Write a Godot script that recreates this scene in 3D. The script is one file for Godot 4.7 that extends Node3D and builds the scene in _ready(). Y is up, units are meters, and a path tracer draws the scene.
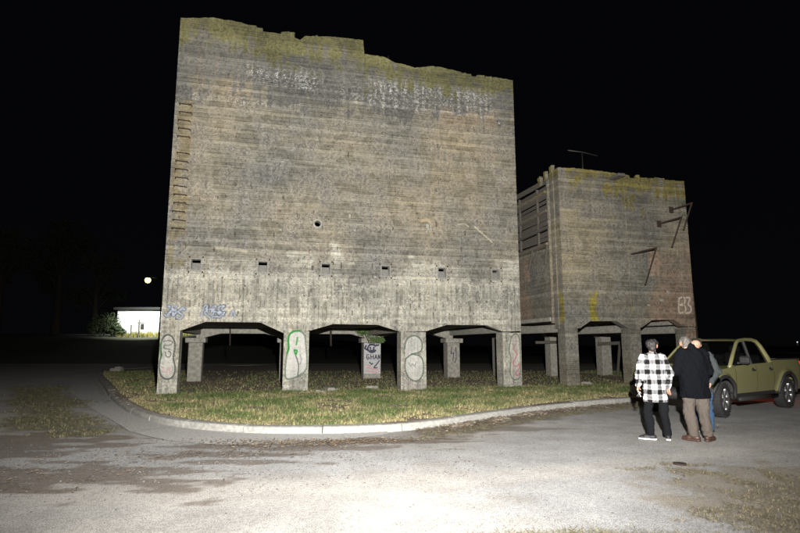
extends Node3D
# Night view of two ruined concrete silos lit by a flash head, with a lawn island, a gravel road, three people and a pickup truck.

var M := {}
var rng := RandomNumberGenerator.new()
var taken := {}
var kerb_line := PackedVector2Array()   # (x, depth) outer foot of the kerb
var island := PackedVector2Array()      # closed outline of the lawn
var wob := FastNoiseLite.new()
const SILO_AT := Vector3(-7.18, 0.0, -16.07)
const SILO_TURN := 0.24435

func _ready() -> void:
	rng.seed = 7
	wob.seed = 3
	wob.frequency = 1.0
	# ---- camera
	var cam := Camera3D.new()
	cam.name = "camera"
	add_child(cam)
	cam.position = Vector3(0, 1.6, 0)
	cam.rotation.x = atan(78.5 / 533.0)
	cam.fov = 53.13
	cam.near = 0.05
	cam.far = 900.0
	cam.current = true
	# ---- sky
	var env := Environment.new()
	var sky := Sky.new()
	var sm := ProceduralSkyMaterial.new()
	sm.sky_top_color = Color(0.020, 0.022, 0.030)
	sm.sky_horizon_color = Color(0.026, 0.028, 0.034)
	sm.ground_horizon_color = Color(0.02, 0.02, 0.022)
	sm.ground_bottom_color = Color(0.02, 0.02, 0.022)
	sky.sky_material = sm
	env.background_mode = Environment.BG_SKY
	env.sky = sky
	env.background_energy_multiplier = 0.8
	env.tonemap_mode = Environment.TONE_MAPPER_LINEAR
	env.tonemap_exposure = 1.0
	env.sdfgi_enabled = true
	env.ssao_enabled = true
	env.ssil_enabled = true
	var we := WorldEnvironment.new()
	we.name = "environment"
	we.environment = env
	add_child(we)
	# ---- the photographer's flash, the main light: just above and right of the lens
	var flash := SpotLight3D.new()
	flash.name = "flash_light"
	add_child(flash)
	flash.position = Vector3(0.28, 2.4, 0.0)
	flash.look_at(Vector3(-0.2, 10.1, -18.0))
	flash.light_color = Color(1.0, 0.985, 0.965)
	flash.light_energy = 765.0
	flash.spot_range = 120.0
	flash.spot_attenuation = 2.0
	flash.spot_angle = 64.0
	flash.spot_angle_attenuation = 1.0
	flash.light_size = 0.05
	flash.shadow_enabled = true

	make_materials()
	make_kerb_line()
	build_terrain()
	build_road()
	build_island()
	build_path()
	build_kerb()
	main_silo()
	small_silo()
	background()
	pickup()
	people()
	small_things()
	scatter()
	flash_stand()

# ------------------------------------------------------------------ helpers
func ss(a: float, b: float, x: float) -> float:
	var t := clampf((x - a) / (b - a), 0.0, 1.0)
	return t * t * (3.0 - 2.0 * t)

func wpos(x: float, y: float, d: float) -> Vector3:
	return Vector3(x, y, -d)

func silo_to_world(p: Vector3) -> Vector3:
	return SILO_AT + Basis(Vector3.UP, SILO_TURN) * p

func numbered(called: String) -> String:
	var n: int = taken.get(called, 0)
	taken[called] = n + 1
	return called if n == 0 else "%s_%03d" % [called, n]

func tag(o: Node, label: String, category: String, group := "", kind := "") -> void:
	o.set_meta("label", label)
	if category:
		o.set_meta("category", category)
	if group:
		o.set_meta("group", group)
	if kind:
		o.set_meta("kind", kind)

func thing(called: String, label: String, category: String, at: Vector3, turn := 0.0, group := "") -> Node3D:
	var o := Node3D.new()
	o.name = numbered(called)
	add_child(o)
	o.position = at
	o.rotation.y = turn
	tag(o, label, category, group)
	return o

func st_new(smooth := false) -> SurfaceTool:
	var st := SurfaceTool.new()
	st.begin(Mesh.PRIMITIVE_TRIANGLES)
	st.set_smooth_group(0 if smooth else -1)
	return st

func mesh_of(st: SurfaceTool) -> ArrayMesh:
	st.index()
	st.generate_normals()
	return st.commit()

func obj(called: String, st: SurfaceTool, m: Material, parent: Node = null) -> MeshInstance3D:
	return obj_mesh(called, mesh_of(st), m, parent)

func obj_mesh(called: String, me: Mesh, m: Material, parent: Node = null) -> MeshInstance3D:
	var o := MeshInstance3D.new()
	o.mesh = me
	o.material_override = m
	if parent == null:
		o.name = numbered(called)
		add_child(o)
	else:
		o.name = called
		parent.add_child(o, true)
	return o

func tri(st: SurfaceTool, a: Vector3, b: Vector3, c: Vector3) -> void:
	st.add_vertex(a)
	st.add_vertex(b)
	st.add_vertex(c)

func quad(st: SurfaceTool, a: Vector3, b: Vector3, c: Vector3, d: Vector3) -> void:
	tri(st, a, b, c)
	tri(st, a, c, d)

func tri_out(st: SurfaceTool, a: Vector3, b: Vector3, c: Vector3, from: Vector3) -> void:
	# clockwise seen from outside
	if (b - a).cross(c - a).dot((a + b + c) / 3.0 - from) > 0.0:
		tri(st, a, c, b)
	else:
		tri(st, a, b, c)

func quad_out(st: SurfaceTool, a: Vector3, b: Vector3, c: Vector3, d: Vector3, from: Vector3) -> void:
	tri_out(st, a, b, c, from)
	tri_out(st, a, c, d, from)

func cbox(st: SurfaceTool, c: Vector3, size: Vector3, bev := 0.01, bas := Basis.IDENTITY, jit := 0.0) -> void:
	# box with chamfered edges
	var h := size * 0.5
	bev = minf(bev, minf(h.x, minf(h.y, h.z)) * 0.9)
	var p := {}
	for sx in [-1, 1]:
		for sy in [-1, 1]:
			for sz in [-1, 1]:
				var s := Vector3(sx, sy, sz)
				var j := Vector3.ZERO
				if jit > 0.0:
					j = Vector3(rng.randf_range(-jit, jit), rng.randf_range(-jit, jit), rng.randf_range(-jit, jit))
				for a in 3:
					var q := Vector3.ZERO
					for k in 3:
						q[k] = s[k] * (h[k] if k == a else h[k] - bev)
					p[[sx, sy, sz, a]] = c + bas * (q + j)
	for a in 3:
		var u := (a + 1) % 3
		var w := (a + 2) % 3
		for s in [-1, 1]:
			var k := []
			for e in [[-1, -1], [1, -1], [1, 1], [-1, 1]]:
				var t := [0, 0, 0, a]
				t[a] = s
				t[u] = e[0]
				t[w] = e[1]
				k.append(p[t])
			quad_out(st, k[0], k[1], k[2], k[3], c)
		for e in [[-1, -1], [1, -1], [1, 1], [-1, 1]]:
			# edge along axis a
			var t0 := [0, 0, 0, u]
			var t1 := [0, 0, 0, w]
			t0[a] = -1
			t1[a] = -1
			t0[u] = e[0]
			t1[u] = e[0]
			t0[w] = e[1]
			t1[w] = e[1]
			var t2 := t1.duplicate()
			var t3 := t0.duplicate()
			t2[a] = 1
			t3[a] = 1
			quad_out(st, p[t0], p[t1], p[t2], p[t3], c)
	for sx in [-1, 1]:
		for sy in [-1, 1]:
			for sz in [-1, 1]:
				tri_out(st, p[[sx, sy, sz, 0]], p[[sx, sy, sz, 1]], p[[sx, sy, sz, 2]], c)

func tube(st: SurfaceTool, pts: Array, rad: Array, sides := 8, flat := 1.0, caps := true) -> void:
	var rings := []
	var up := Vector3.UP
	for i in pts.size():
		var a: Vector3 = pts[maxi(i - 1, 0)]
		var b: Vector3 = pts[mini(i + 1, pts.size() - 1)]
		var t := (b - a).normalized()
		if absf(t.dot(up)) > 0.95:
			up = Vector3.RIGHT if absf(t.x) < 0.9 else Vector3.BACK
		var u := t.cross(up).normalized()
		var w := u.cross(t).normalized()
		var r: float = rad[mini(i, rad.size() - 1)]
		var ring := []
		for k in sides:
			var an := TAU * k / sides
			ring.append(pts[i] + u * cos(an) * r + w * sin(an) * r * flat)
		rings.append(ring)
	for i in pts.size() - 1:
		var mid: Vector3 = (pts[i] + pts[i + 1]) * 0.5
		for k in sides:
			var n := (k + 1) % sides
			quad_out(st, rings[i][k], rings[i][n], rings[i + 1][n], rings[i + 1][k], mid)
	if caps:
		for e in [0, pts.size() - 1]:
			var inner: Vector3 = pts[1] if e == 0 else pts[e - 1]
			for k in sides:
				tri_out(st, pts[e], rings[e][k], rings[e][(k + 1) % sides], inner)

func bar(st: SurfaceTool, a: Vector3, b: Vector3, w: float, h: float, bev := 0.006) -> void:
	# rectangular bar from a to b
	var t := (b - a).normalized()
	var up := Vector3.UP if absf(t.y) < 0.95 else Vector3.BACK
	var u := up.cross(t).normalized()
	var v := t.cross(u)
	cbox(st, (a + b) * 0.5, Vector3(w, h, a.distance_to(b)), bev, Basis(u, v, t))

func lathe(st: SurfaceTool, prof: Array, bas: Basis, at: Vector3, sides := 24) -> void:
	# prof: [radius, along] pairs; axis = bas.z
	for i in prof.size() - 1:
		for k in sides:
			var q := []
			for e in [[i, k], [i, k + 1], [i + 1, k + 1], [i + 1, k]]:
				var an: float = TAU * e[1] / sides
				var r: float = prof[e[0]][0]
				q.append(at + bas * Vector3(cos(an) * r, sin(an) * r, prof[e[0]][1]))
			quad(st, q[0], q[1], q[2], q[3])

func grid(st: SurfaceTool, nu: int, nv: int, f: Callable) -> void:
	var p := []
	for j in nv + 1:
		for i in nu + 1:
			p.append(f.call(float(i) / nu, float(j) / nv))
	for j in nv:
		for i in nu:
			var a := j * (nu + 1) + i
			quad(st, p[a], p[a + 1], p[a + nu + 2], p[a + nu + 1])

func prism(st: SurfaceTool, poly: PackedVector2Array, z0: float, z1: float) -> void:
	# outline in x,y pushed from z0 to z1
	var ix := Geometry2D.triangulate_polygon(poly)
	var mid := Vector3.ZERO
	for q in poly:
		mid += Vector3(q.x, q.y, (z0 + z1) * 0.5)
	mid /= poly.size()
	for k in range(0, ix.size(), 3):
		for z in [z0, z1]:
			var a := Vector3(poly[ix[k]].x, poly[ix[k]].y, z)
			var b := Vector3(poly[ix[k + 1]].x, poly[ix[k + 1]].y, z)
			var c := Vector3(poly[ix[k + 2]].x, poly[ix[k + 2]].y, z)
			tri_out(st, a, b, c, Vector3(a.x, a.y, (z0 + z1) * 0.5))
	var clockwise := Geometry2D.is_polygon_clockwise(poly)
	for k in poly.size():
		var a := poly[k]
		var b := poly[(k + 1) % poly.size()]
		var n := Vector3((b - a).y, -(b - a).x, 0.0) * (-1.0 if clockwise else 1.0)
		var m3 := Vector3((a.x + b.x) * 0.5, (a.y + b.y) * 0.5, (z0 + z1) * 0.5)
		quad_out(st, Vector3(a.x, a.y, z0), Vector3(b.x, b.y, z0), Vector3(b.x, b.y, z1), Vector3(a.x, a.y, z1), m3 - n.normalized())

# ------------------------------------------------------------------ materials
func lin(r: float, g: float, b: float) -> Color:
	return Color(r, g, b).linear_to_srgb()

func mat(called: String, c: Color, rough := 0.8, metal := 0.0) -> StandardMaterial3D:
	var m := StandardMaterial3D.new()
	m.resource_name = called
	m.albedo_color = c
	m.roughness = rough
	m.metallic = metal
	m.cull_mode = BaseMaterial3D.CULL_DISABLED
	M[called] = m
	return m

func triplanar(m: StandardMaterial3D, tex: Texture2D, per_metre: float, world := false, bump: Texture2D = null, depth_cm := 0.0) -> void:
	m.uv1_triplanar = true
	m.uv1_world_triplanar = world
	m.uv1_triplanar_sharpness = 8.0
	m.uv1_scale = Vector3.ONE * per_metre
	if tex:
		m.albedo_texture = tex
	if bump:
		m.heightmap_enabled = true
		m.heightmap_texture = bump
		m.heightmap_scale = depth_cm

func noise(sd: int, freq: float, oct := 4, type := FastNoiseLite.TYPE_SIMPLEX_SMOOTH) -> FastNoiseLite:
	var n := FastNoiseLite.new()
	n.seed = sd
	n.frequency = freq
	n.noise_type = type
	n.fractal_octaves = oct
	return n

func layer(sd: int, freq: float, oct: int, w: int, h: int, w0: int, h0: int) -> PackedByteArray:
	# a noise layer of w0 x h0 samples stretched to w x h
	var im := noise(sd, freq, oct).get_image(w0, h0, false, false, true)
	if w0 != w or h0 != h:
		im.resize(w, h, Image.INTERPOLATE_CUBIC)
	return im.get_data()

func tile_tex(sd: int, side: int, freq: float, lo: float, hi: float, speck := 0.0, power := 1.0, speck_freq := 0.33) -> ImageTexture:
	var a := noise(sd, freq, 5).get_seamless_image(side, side, false, false, 0.1, true).get_data()
	var b := noise(sd + 5, speck_freq, 3).get_seamless_image(side, side, false, false, 0.1, true).get_data()
	var out := PackedByteArray()
	out.resize(side * side)
	for i in side * side:
		var v := lerpf(lo, hi, pow(a[i] / 255.0, power)) + speck * (b[i] / 255.0 - 0.5)
		out[i] = int(clampf(v, 0.0, 1.0) * 255.0)
	var im := Image.create_from_data(side, side, false, Image.FORMAT_L8, out)
	return ImageTexture.create_from_image(im)

func make_materials() -> void:
	var grain := tile_tex(11, 512, 0.02, 0.72, 1.0, 0.3)
	var rough_grain := tile_tex(23, 1024, 0.03, 0.76, 1.0, 0.75, 1.0, 0.13)
	var fine := tile_tex(31, 512, 0.05, 0.7, 1.0, 0.2)
	M.t_grain = grain
	M.t_rough = rough_grain
	var bump := tile_tex(47, 512, 0.08, 0.1, 0.9, 0.5)
	var m: StandardMaterial3D
	m = mat("old_concrete", lin(0.33, 0.315, 0.27), 0.95)
	triplanar(m, grain, 0.5, false, bump, 0.8)
	m = mat("kerb_concrete", lin(0.37, 0.36, 0.33), 0.9)
	triplanar(m, tile_tex(29, 512, 0.02, 0.72, 1.0, 0.3), 0.8, true, bump, 0.5)
	m = mat("path_concrete", lin(0.56, 0.55, 0.53), 0.9)
	triplanar(m, rough_grain, 0.35, true, bump, 0.5)
	m = mat("road_surface", Color.WHITE, 0.95)
	m.vertex_color_use_as_albedo = true
	triplanar(m, rough_grain, 0.42, true, tile_tex(53, 1024, 0.12, 0.0, 1.0, 0.8), 0.6)
	m = mat("far_ground", lin(0.05, 0.05, 0.032), 1.0)
	triplanar(m, rough_grain, 0.1, true)
	m = mat("lawn_soil", lin(0.24, 0.19, 0.13), 1.0)
	triplanar(m, rough_grain, 0.5, true, bump, 3.0)
	m = mat("old_timber", lin(0.11, 0.098, 0.08), 0.9)
	triplanar(m, grain, 1.1, false, bump, 0.5)
	m = mat("rust", lin(0.05, 0.032, 0.022), 0.85, 0.3)
	triplanar(m, fine, 2.0)
	mat("dark_steel", lin(0.045, 0.043, 0.04), 0.6, 0.6)
	m = mat("sheet_steel", lin(0.24, 0.235, 0.215), 0.8, 0.0)
	triplanar(m, grain, 1.5)
	m = mat("blade", Color.WHITE, 0.8)
	m.vertex_color_use_as_albedo = true
	m.backlight = Color(0.25, 0.25, 0.2)
	m = mat("flake", Color.WHITE, 0.85)
	m.vertex_color_use_as_albedo = true
	m = mat("stone", Color.WHITE, 0.9)
	m.vertex_color_use_as_albedo = true
	mat("ivy", lin(0.07, 0.12, 0.03), 0.6)
	mat("tree_leaf", lin(0.035, 0.05, 0.018), 0.85)
	mat("bark", lin(0.07, 0.055, 0.04), 0.95)
	# truck
	m = mat("lime_paint", lin(0.245, 0.235, 0.11), 0.22, 0.2)
	m.clearcoat_enabled = true
	m.clearcoat = 0.8
	m.clearcoat_roughness = 0.08
	mat("black_plastic", lin(0.022, 0.022, 0.022), 0.6)
	mat("tyre", lin(0.018, 0.018, 0.018), 0.85)
	mat("alloy", lin(0.55, 0.55, 0.55), 0.28, 0.9)
	mat("chrome", lin(0.7, 0.7, 0.7), 0.12, 1.0)
	mat("seat_cloth", lin(0.05, 0.05, 0.05), 0.9)
	m = mat("car_glass", Color(0.02, 0.022, 0.022, 0.75), 0.03)
	m.transparency = BaseMaterial3D.TRANSPARENCY_ALPHA
	m = mat("lamp_glass", Color(0.9, 0.9, 0.9, 0.25), 0.05)
	m.transparency = BaseMaterial3D.TRANSPARENCY_ALPHA
	m = mat("tail_lamp", lin(0.3, 0.01, 0.005), 0.3)
	m.emission_enabled = true
	m.emission = Color(1.0, 0.08, 0.02)
	m.emission_energy_multiplier = 0.8
	m = mat("lamp_glow", Color(1, 1, 0.8), 0.4)
	m.emission_enabled = true
	m.emission = Color(1.0, 0.98, 0.5)
	m.emission_energy_multiplier = 4.0
	mat("white_render", lin(0.78, 0.80, 0.80), 0.9)
	mat("roof_felt", lin(0.03, 0.03, 0.03), 0.95)
	# people
	m = mat("skin", lin(0.36, 0.21, 0.15), 0.6)
	m.subsurf_scatter_enabled = true
	m.subsurf_scatter_strength = 0.1
	m = mat("plaid_cloth", Color.WHITE, 0.9)
	triplanar(m, plaid_tex(), 1.0 / 0.175)
	m = mat("black_trousers", lin(0.007, 0.0075, 0.009), 0.95)
	m = mat("black_jacket", lin(0.0035, 0.004, 0.0055), 0.95)
	m = mat("tan_trousers", lin(0.125, 0.105, 0.09), 0.95)
	triplanar(m, fine, 3.0)
	m = mat("grey_fleece", lin(0.062, 0.072, 0.074), 0.98)
	triplanar(m, fine, 3.0)
	m = mat("blue_jeans", lin(0.055, 0.105, 0.20), 0.95)
	triplanar(m, fine, 3.0)
	for q in ["plaid_cloth", "black_trousers", "black_jacket", "tan_trousers", "grey_fleece", "blue_jeans", "dark_hair", "grey_hair"]:
		if M.has(q):
			M[q].metallic_specular = 0.2
	mat("white_sole", lin(0.75, 0.75, 0.72), 0.7)
	mat("black_shoe", lin(0.015, 0.015, 0.016), 0.6)
	mat("brown_shoe", lin(0.05, 0.025, 0.017), 0.5)
	mat("dark_hair", lin(0.014, 0.011, 0.01), 0.65)
	mat("grey_hair", lin(0.075, 0.068, 0.06), 0.7)
	mat("eye", lin(0.02, 0.015, 0.01), 0.2)
	mat("keys", lin(0.6, 0.6, 0.58), 0.3, 0.9)

func plaid_tex() -> ImageTexture:
	var s := 128
	var im := Image.create(s, s, false, Image.FORMAT_RGB8)
	for y in s:
		for x in s:
			var u := float(x) / s
			var v := float(y) / s
			var a := 1.0 if u < 0.46 else 0.0
			var b := 1.0 if v < 0.46 else 0.0
			if absf(u - 0.73) < 0.02:
				a = 0.5
			if absf(v - 0.73) < 0.02:
				b = 0.5
			var k := (a + b) * 0.5
			var g := lerpf(0.86, 0.08, pow(k, 0.8))
			g += rng.randf_range(-0.03, 0.03)
			im.set_pixel(x, y, Color(g, g, g * 1.01))
	return ImageTexture.create_from_image(im)

# painting into a facade picture: data is RGB8, ppm pixels a metre, hm metres of height at row 0
func stroke(data: PackedByteArray, w: int, h: int, ppm: float, hm: float, flat: Array, wid: float, col: Color, alpha: float) -> void:
	for turn in 2:
		if flat.size() < 6:
			break
		var sm: Array = [flat[0], flat[1]]
		for k in range(0, flat.size() - 2, 2):
			for f in [0.25, 0.75]:
				sm.append_array([lerpf(flat[k], flat[k + 2], f), lerpf(flat[k + 1], flat[k + 3], f)])
		sm.append_array([flat[-2], flat[-1]])
		flat = sm
	for k in range(0, flat.size() - 2, 2):
		var a := Vector2(flat[k], flat[k + 1])
		var b := Vector2(flat[k + 2], flat[k + 3])
		var x0 := maxi(0, int((minf(a.x, b.x) - wid) * ppm))
		var x1 := mini(w - 1, int((maxf(a.x, b.x) + wid) * ppm) + 1)
		var y0 := maxi(0, int((hm - maxf(a.y, b.y) - wid) * ppm))
		var y1 := mini(h - 1, int((hm - minf(a.y, b.y) + wid) * ppm) + 1)
		for py in range(y0, y1 + 1):
			for px in range(x0, x1 + 1):
				var p := Vector2((px + 0.5) / ppm, hm - (py + 0.5) / ppm)
				var q := Geometry2D.get_closest_point_to_segment(p, a, b)
				var dd := p.distance_to(q)
				var m := clampf((wid * 0.5 - dd) * ppm + 0.5, 0.0, 1.0) * alpha * rng.randf_range(0.6, 1.0)
				if m > 0.0:
					blend(data, (py * w + px) * 3, col, m)

func blend(data: PackedByteArray, i: int, col: Color, m: float) -> void:
	data[i] = int(lerpf(data[i], col.r * 255.0, m))
	data[i + 1] = int(lerpf(data[i + 1], col.g * 255.0, m))
	data[i + 2] = int(lerpf(data[i + 2], col.b * 255.0, m))

func fill_poly(data: PackedByteArray, w: int, h: int, ppm: float, hm: float, flat: Array, col: Color, alpha: float) -> void:
	var poly := PackedVector2Array()
	var r := Rect2(flat[0], flat[1], 0, 0)
	for k in range(0, flat.size(), 2):
		poly.append(Vector2(flat[k], flat[k + 1]))
		r = r.expand(poly[-1])
	for py in range(maxi(0, int((hm - r.end.y) * ppm)), mini(h, int((hm - r.position.y) * ppm) + 1)):
		for px in range(maxi(0, int(r.position.x * ppm)), mini(w, int(r.end.x * ppm) + 1)):
			if Geometry2D.is_point_in_polygon(Vector2((px + 0.5) / ppm, hm - (py + 0.5) / ppm), poly):
				blend(data, (py * w + px) * 3, col, alpha * rng.randf_range(0.45, 1.0))

func facade_material(called: String, second: bool) -> StandardMaterial3D:
	var hm := 12.8 if not second else 9.6
	var w := 1024 if not second else 512
	var h := 1024 if not second else 768
	var ppm := 80.0
	var sd := 100 if not second else 200
	var nA := layer(sd, 0.012, 4, w, h, w / 4, h / 4)
	var nB := layer(sd + 1, 0.03, 4, w, h, w / 2, h / 2)
	var nC := layer(sd + 2, 0.35, 3, w, h, w, h)
	var nV := layer(sd + 3, 0.06, 4, w, h, w, h / 24)
	var nH := layer(sd + 4, 0.12, 4, w, h, w / 24, h)
	var nS := layer(sd + 5, 0.09, 3, w, h, w, h)
	var data := PackedByteArray()
	data.resize(w * h * 3)
	var hgt := PackedByteArray()
	hgt.resize(w * h)
	var boards := []
	for k in 120:
		boards.append(rng.randf_range(-0.07, 0.07))
	for py in h:
		var y := hm - (py + 0.5) / ppm
		var bf := y / 0.145
		var bi := int(bf)
		var fr := bf - bi
		var tone: float = boards[bi]
		var joint := 1.0 if fr < 0.11 else 0.0
		for px in w:
			var i := py * w + px
			var x := (px + 0.5) / ppm
			tone = boards[bi]
			joint = 1.0 if fr < 0.09 else 0.0
			var a := nA[i] / 255.0 - 0.5
			var b := nB[i] / 255.0 - 0.5
			var c := nC[i] / 255.0 - 0.5
			var v := nV[i] / 255.0 - 0.5
			var g := nH[i] / 255.0 - 0.5
			var s := nS[i] / 255.0 - 0.5
			var lum := 1.0 + 0.20 * a + 0.52 * b + 0.30 * c + 0.24 * g + 1.1 * tone + 0.16 * v + 0.25 * s
			var low := not second and y < 3.72 + 0.25 * b
			if low:
				# the lowest band was cast against upright boards
				var vf := x / 0.13
				tone = boards[int(vf)]
				joint = 1.0 if vf - int(vf) < 0.14 else 0.0
				lum += 0.3 * v - 0.24 * g
			var jv := joint * clampf(0.25 + 3.0 * b + 3.0 * g + 1.0 * c, 0.0, 1.0)
			lum -= (0.18 if low else 0.34) * jv
			# crisp-edged dirt and bare spots
			lum -= 0.24 * ss(0.10, 0.16, b + 0.35 * c + 0.3 * v)
			lum += 0.16 * ss(0.13, 0.19, 0.4 * s - b * 0.8 + 0.25 * c - 0.3 * g)
			# pits
			if s > 0.25 and c > -0.05:
				lum -= 0.45
			var cr := 0.445
			var cg := 0.427
			var cb := 0.382
			# warmer and greyer patches
			cr += 0.03 * a
			cb -= 0.045 * a + 0.03 * b
			if not second:
				# paler surface low on the wall, with an uneven edge
				var pale := ss(0.0, 0.5, 4.6 + 2.2 * a + 1.4 * b - y)
				cr = lerpf(cr, 0.565, pale * 0.8)
				cg = lerpf(cg, 0.56, pale * 0.8)
				cb = lerpf(cb, 0.52, pale * 0.8)
				# dark drips under the hatches
				if y < 3.75 and y > 2.1:
					var dr := ss(0.10, 0.26, v + 0.35 * b + 0.3 * c) * ss(3.75, 3.4, y + b * 0.9)
					lum -= 0.15 * dr
				# smooth grey plaster in the upper band
				var top := 11.75 if x < 6.1 else 11.35
				var gb := ss(0.0, 0.35, y - (9.65 + 1.0 * a + 1.2 * b + 0.7 * v))
				cr = lerpf(cr, 0.345, gb * 0.85)
				cg = lerpf(cg, 0.343, gb * 0.85)
				cb = lerpf(cb, 0.328, gb * 0.85)
				# white bloom on the plaster
				var bx := ss(1.8, 2.6, x) * ss(4.9, 4.3, x) * ss(0.5, 0.1, absf(y - 10.55 + 0.08 * (x - 3.0)))
				bx = maxf(bx, 0.95 * ss(6.1, 6.4, x) * ss(11.4, 10.6, x) * ss(0.75, 0.3, absf(y - 10.35)))
				bx = maxf(bx, 0.6 * ss(4.6, 5.0, x) * ss(6.3, 6.0, x) * ss(0.5, 0.2, absf(y - 10.2)))
				bx = maxf(bx, 0.6 * ss(0.3, 0.5, x) * ss(5.0, 2.0, x) * ss(0.16, 0.05, absf(y - 9.55 - 0.12 * b)))
				if bx > 0.0:
					var wv := ss(0.10, 0.26, c * 0.9 + 0.4 * v + 0.4 * b + 0.5 * s) * bx
					cr = lerpf(cr, 0.72, wv)
					cg = lerpf(cg, 0.725, wv)
					cb = lerpf(cb, 0.71, wv)
				# tan patch where the plaster fell off
				var tn := ss(8.2, 9.0, x) * ss(11.4, 10.8, x) * ss(0.5, 0.2, absf(y - 9.75 - 0.5 * b)) * ss(-0.1, 0.1, b + c * 0.4)
				cr = lerpf(cr, 0.56, tn * 0.4)
				cg = lerpf(cg, 0.475, tn * 0.4)
				cb = lerpf(cb, 0.385, tn * 0.4)
				# moss along the broken top
				var ms := ss(0.0, 0.5, y - (top - 0.6 + 0.9 * a + 0.8 * v + 1.3 * b + 0.7 * c))
				cr = lerpf(cr, 0.36, ms * 0.75)
				cg = lerpf(cg, 0.35, ms * 0.75)
				cb = lerpf(cb, 0.19, ms * 0.75)
				# brown ladder strip
				if x > 0.08 and x < 0.56 and y < 9.4 and y > 4.0:
					var ls := 0.6 * ss(-0.25, 0.1, b + 0.4 * c)
					cr = lerpf(cr, 0.46, ls)
					cg = lerpf(cg, 0.41, ls)
					cb = lerpf(cb, 0.29, ls)
				# rusty stain left of centre, brown runs
				var rs := ss(0.12, 0.3, v + 0.5 * a) * 0.2
				cr = lerpf(cr, 0.43, rs)
				cg = lerpf(cg, 0.38, rs)
				cb = lerpf(cb, 0.30, rs)
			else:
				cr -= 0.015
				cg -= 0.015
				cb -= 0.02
				var gb2 := ss(0.0, 0.5, y - (5.9 + 1.6 * a + 1.4 * b)) * ss(5.0, 3.5, x)
				cr = lerpf(cr, 0.36, gb2 * 0.6)
				cg = lerpf(cg, 0.35, gb2 * 0.6)
				cb = lerpf(cb, 0.325, gb2 * 0.6)
				var ms2 := ss(0.0, 0.6, y - (7.35 + 1.4 * a + 1.0 * v + 1.5 * b + 0.7 * c)) * ss(0.2, 0.45, x)
				cr = lerpf(cr, 0.40, ms2 * 0.8)
				cg = lerpf(cg, 0.365, ms2 * 0.8)
				cb = lerpf(cb, 0.16, ms2 * 0.8)
				# yellow lichen streak beside the first arch
				var ly := ss(0.22, 0.08, absf(x - 1.22 + 0.2 * b)) * ss(3.6, 3.2, y + b) * ss(2.3, 2.6, y)
				cr = lerpf(cr, 0.52, ly * 0.8)
				cg = lerpf(cg, 0.48, ly * 0.8)
				cb = lerpf(cb, 0.12, ly * 0.8)
				# red tail lamp glow painted into the concrete near the right corner
				var rd := ss(2.9, 4.2, x + 2.0 * a) * ss(5.6, 3.8, y + 2.0 * b) * 0.6
				cr = lerpf(cr, 0.50, rd)
				cg = lerpf(cg, 0.41, rd)
				cb = lerpf(cb, 0.34, rd)
				# pale bare patch
				var pb := ss(0.42, 0.2, absf(x - 3.95 + 0.3 * v)) * ss(0.7, 0.35, absf(y - 4.75)) * 0.7
				cr = lerpf(cr, 0.58, pb)
				cg = lerpf(cg, 0.49, pb)
				cb = lerpf(cb, 0.41, pb)
			lum = clampf(1.0 + (lum - 1.0) * 1.15, 0.25, 1.5)
			data[i * 3] = int(clampf(cr * lum, 0.02, 1.0) * 255.0)
			data[i * 3 + 1] = int(clampf(cg * lum, 0.02, 1.0) * 255.0)
			data[i * 3 + 2] = int(clampf(cb * lum, 0.02, 1.0) * 255.0)
			hgt[i] = int(clampf(0.55 + 0.10 * c + 0.25 * b + tone * 2.5 - 0.35 * jv - (0.3 if s > 0.27 else 0.0), 0.0, 1.0) * 255.0)
	if not second:
		paint_main(data, w, h, ppm, hm)
	else:
		var t1 := [4.99, 3.38, 4.89, 2.79, 5.2, 2.86, 5.19, 3.12, 4.96, 3.12, 5.2, 3.19, 5.19, 3.45, 4.99, 3.38]
		var t2 := [5.25, 3.41, 5.47, 3.42, 5.29, 3.13, 5.47, 3.06, 5.42, 2.84, 5.2, 2.81]
		fill_poly(data, w, h, ppm, hm, [4.86, 2.74, 4.92, 3.5, 5.5, 3.5, 5.5, 2.76], Color(0.58, 0.52, 0.47), 0.5)
		stroke(data, w, h, ppm, hm, t1, 0.06, Color(0.74, 0.69, 0.65), 0.75)
		stroke(data, w, h, ppm, hm, t2, 0.06, Color(0.74, 0.69, 0.65), 0.75)
		for k in 9:
			var yy := rng.randf_range(4.0, 5.2)
			var xx := rng.randf_range(0.6, 2.6)
			stroke(data, w, h, ppm, hm, [xx, yy, xx + rng.randf_range(0.05, 0.35), yy + rng.randf_range(-0.05, 0.05)], 0.035, Color(0.66, 0.63, 0.55), 0.4)
		for k in 26:
			var yy := rng.randf_range(2.7, 4.2)
			var xx := rng.randf_range(0.2, 5.2)
			stroke(data, w, h, ppm, hm, [xx, yy, xx + rng.randf_range(0.03, 0.2), yy + rng.randf_range(-0.05, 0.05)], 0.04, Color(0.62, 0.58, 0.52), 0.35)
	var m := mat(called, Color.WHITE, 0.95)
	triplanar(m, ImageTexture.create_from_image(Image.create_from_data(w, h, false, Image.FORMAT_RGB8, data)), 1.0)
	m.uv1_scale = Vector3(ppm / w, ppm / h, ppm / w)
	m.uv1_offset = Vector3(0, 0, -0.42 if not second else -0.17)
	m.heightmap_enabled = true
	m.heightmap_texture = ImageTexture.create_from_image(Image.create_from_data(w, h, false, Image.FORMAT_L8, hgt))
	m.heightmap_scale = 1.6
	return m

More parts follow.
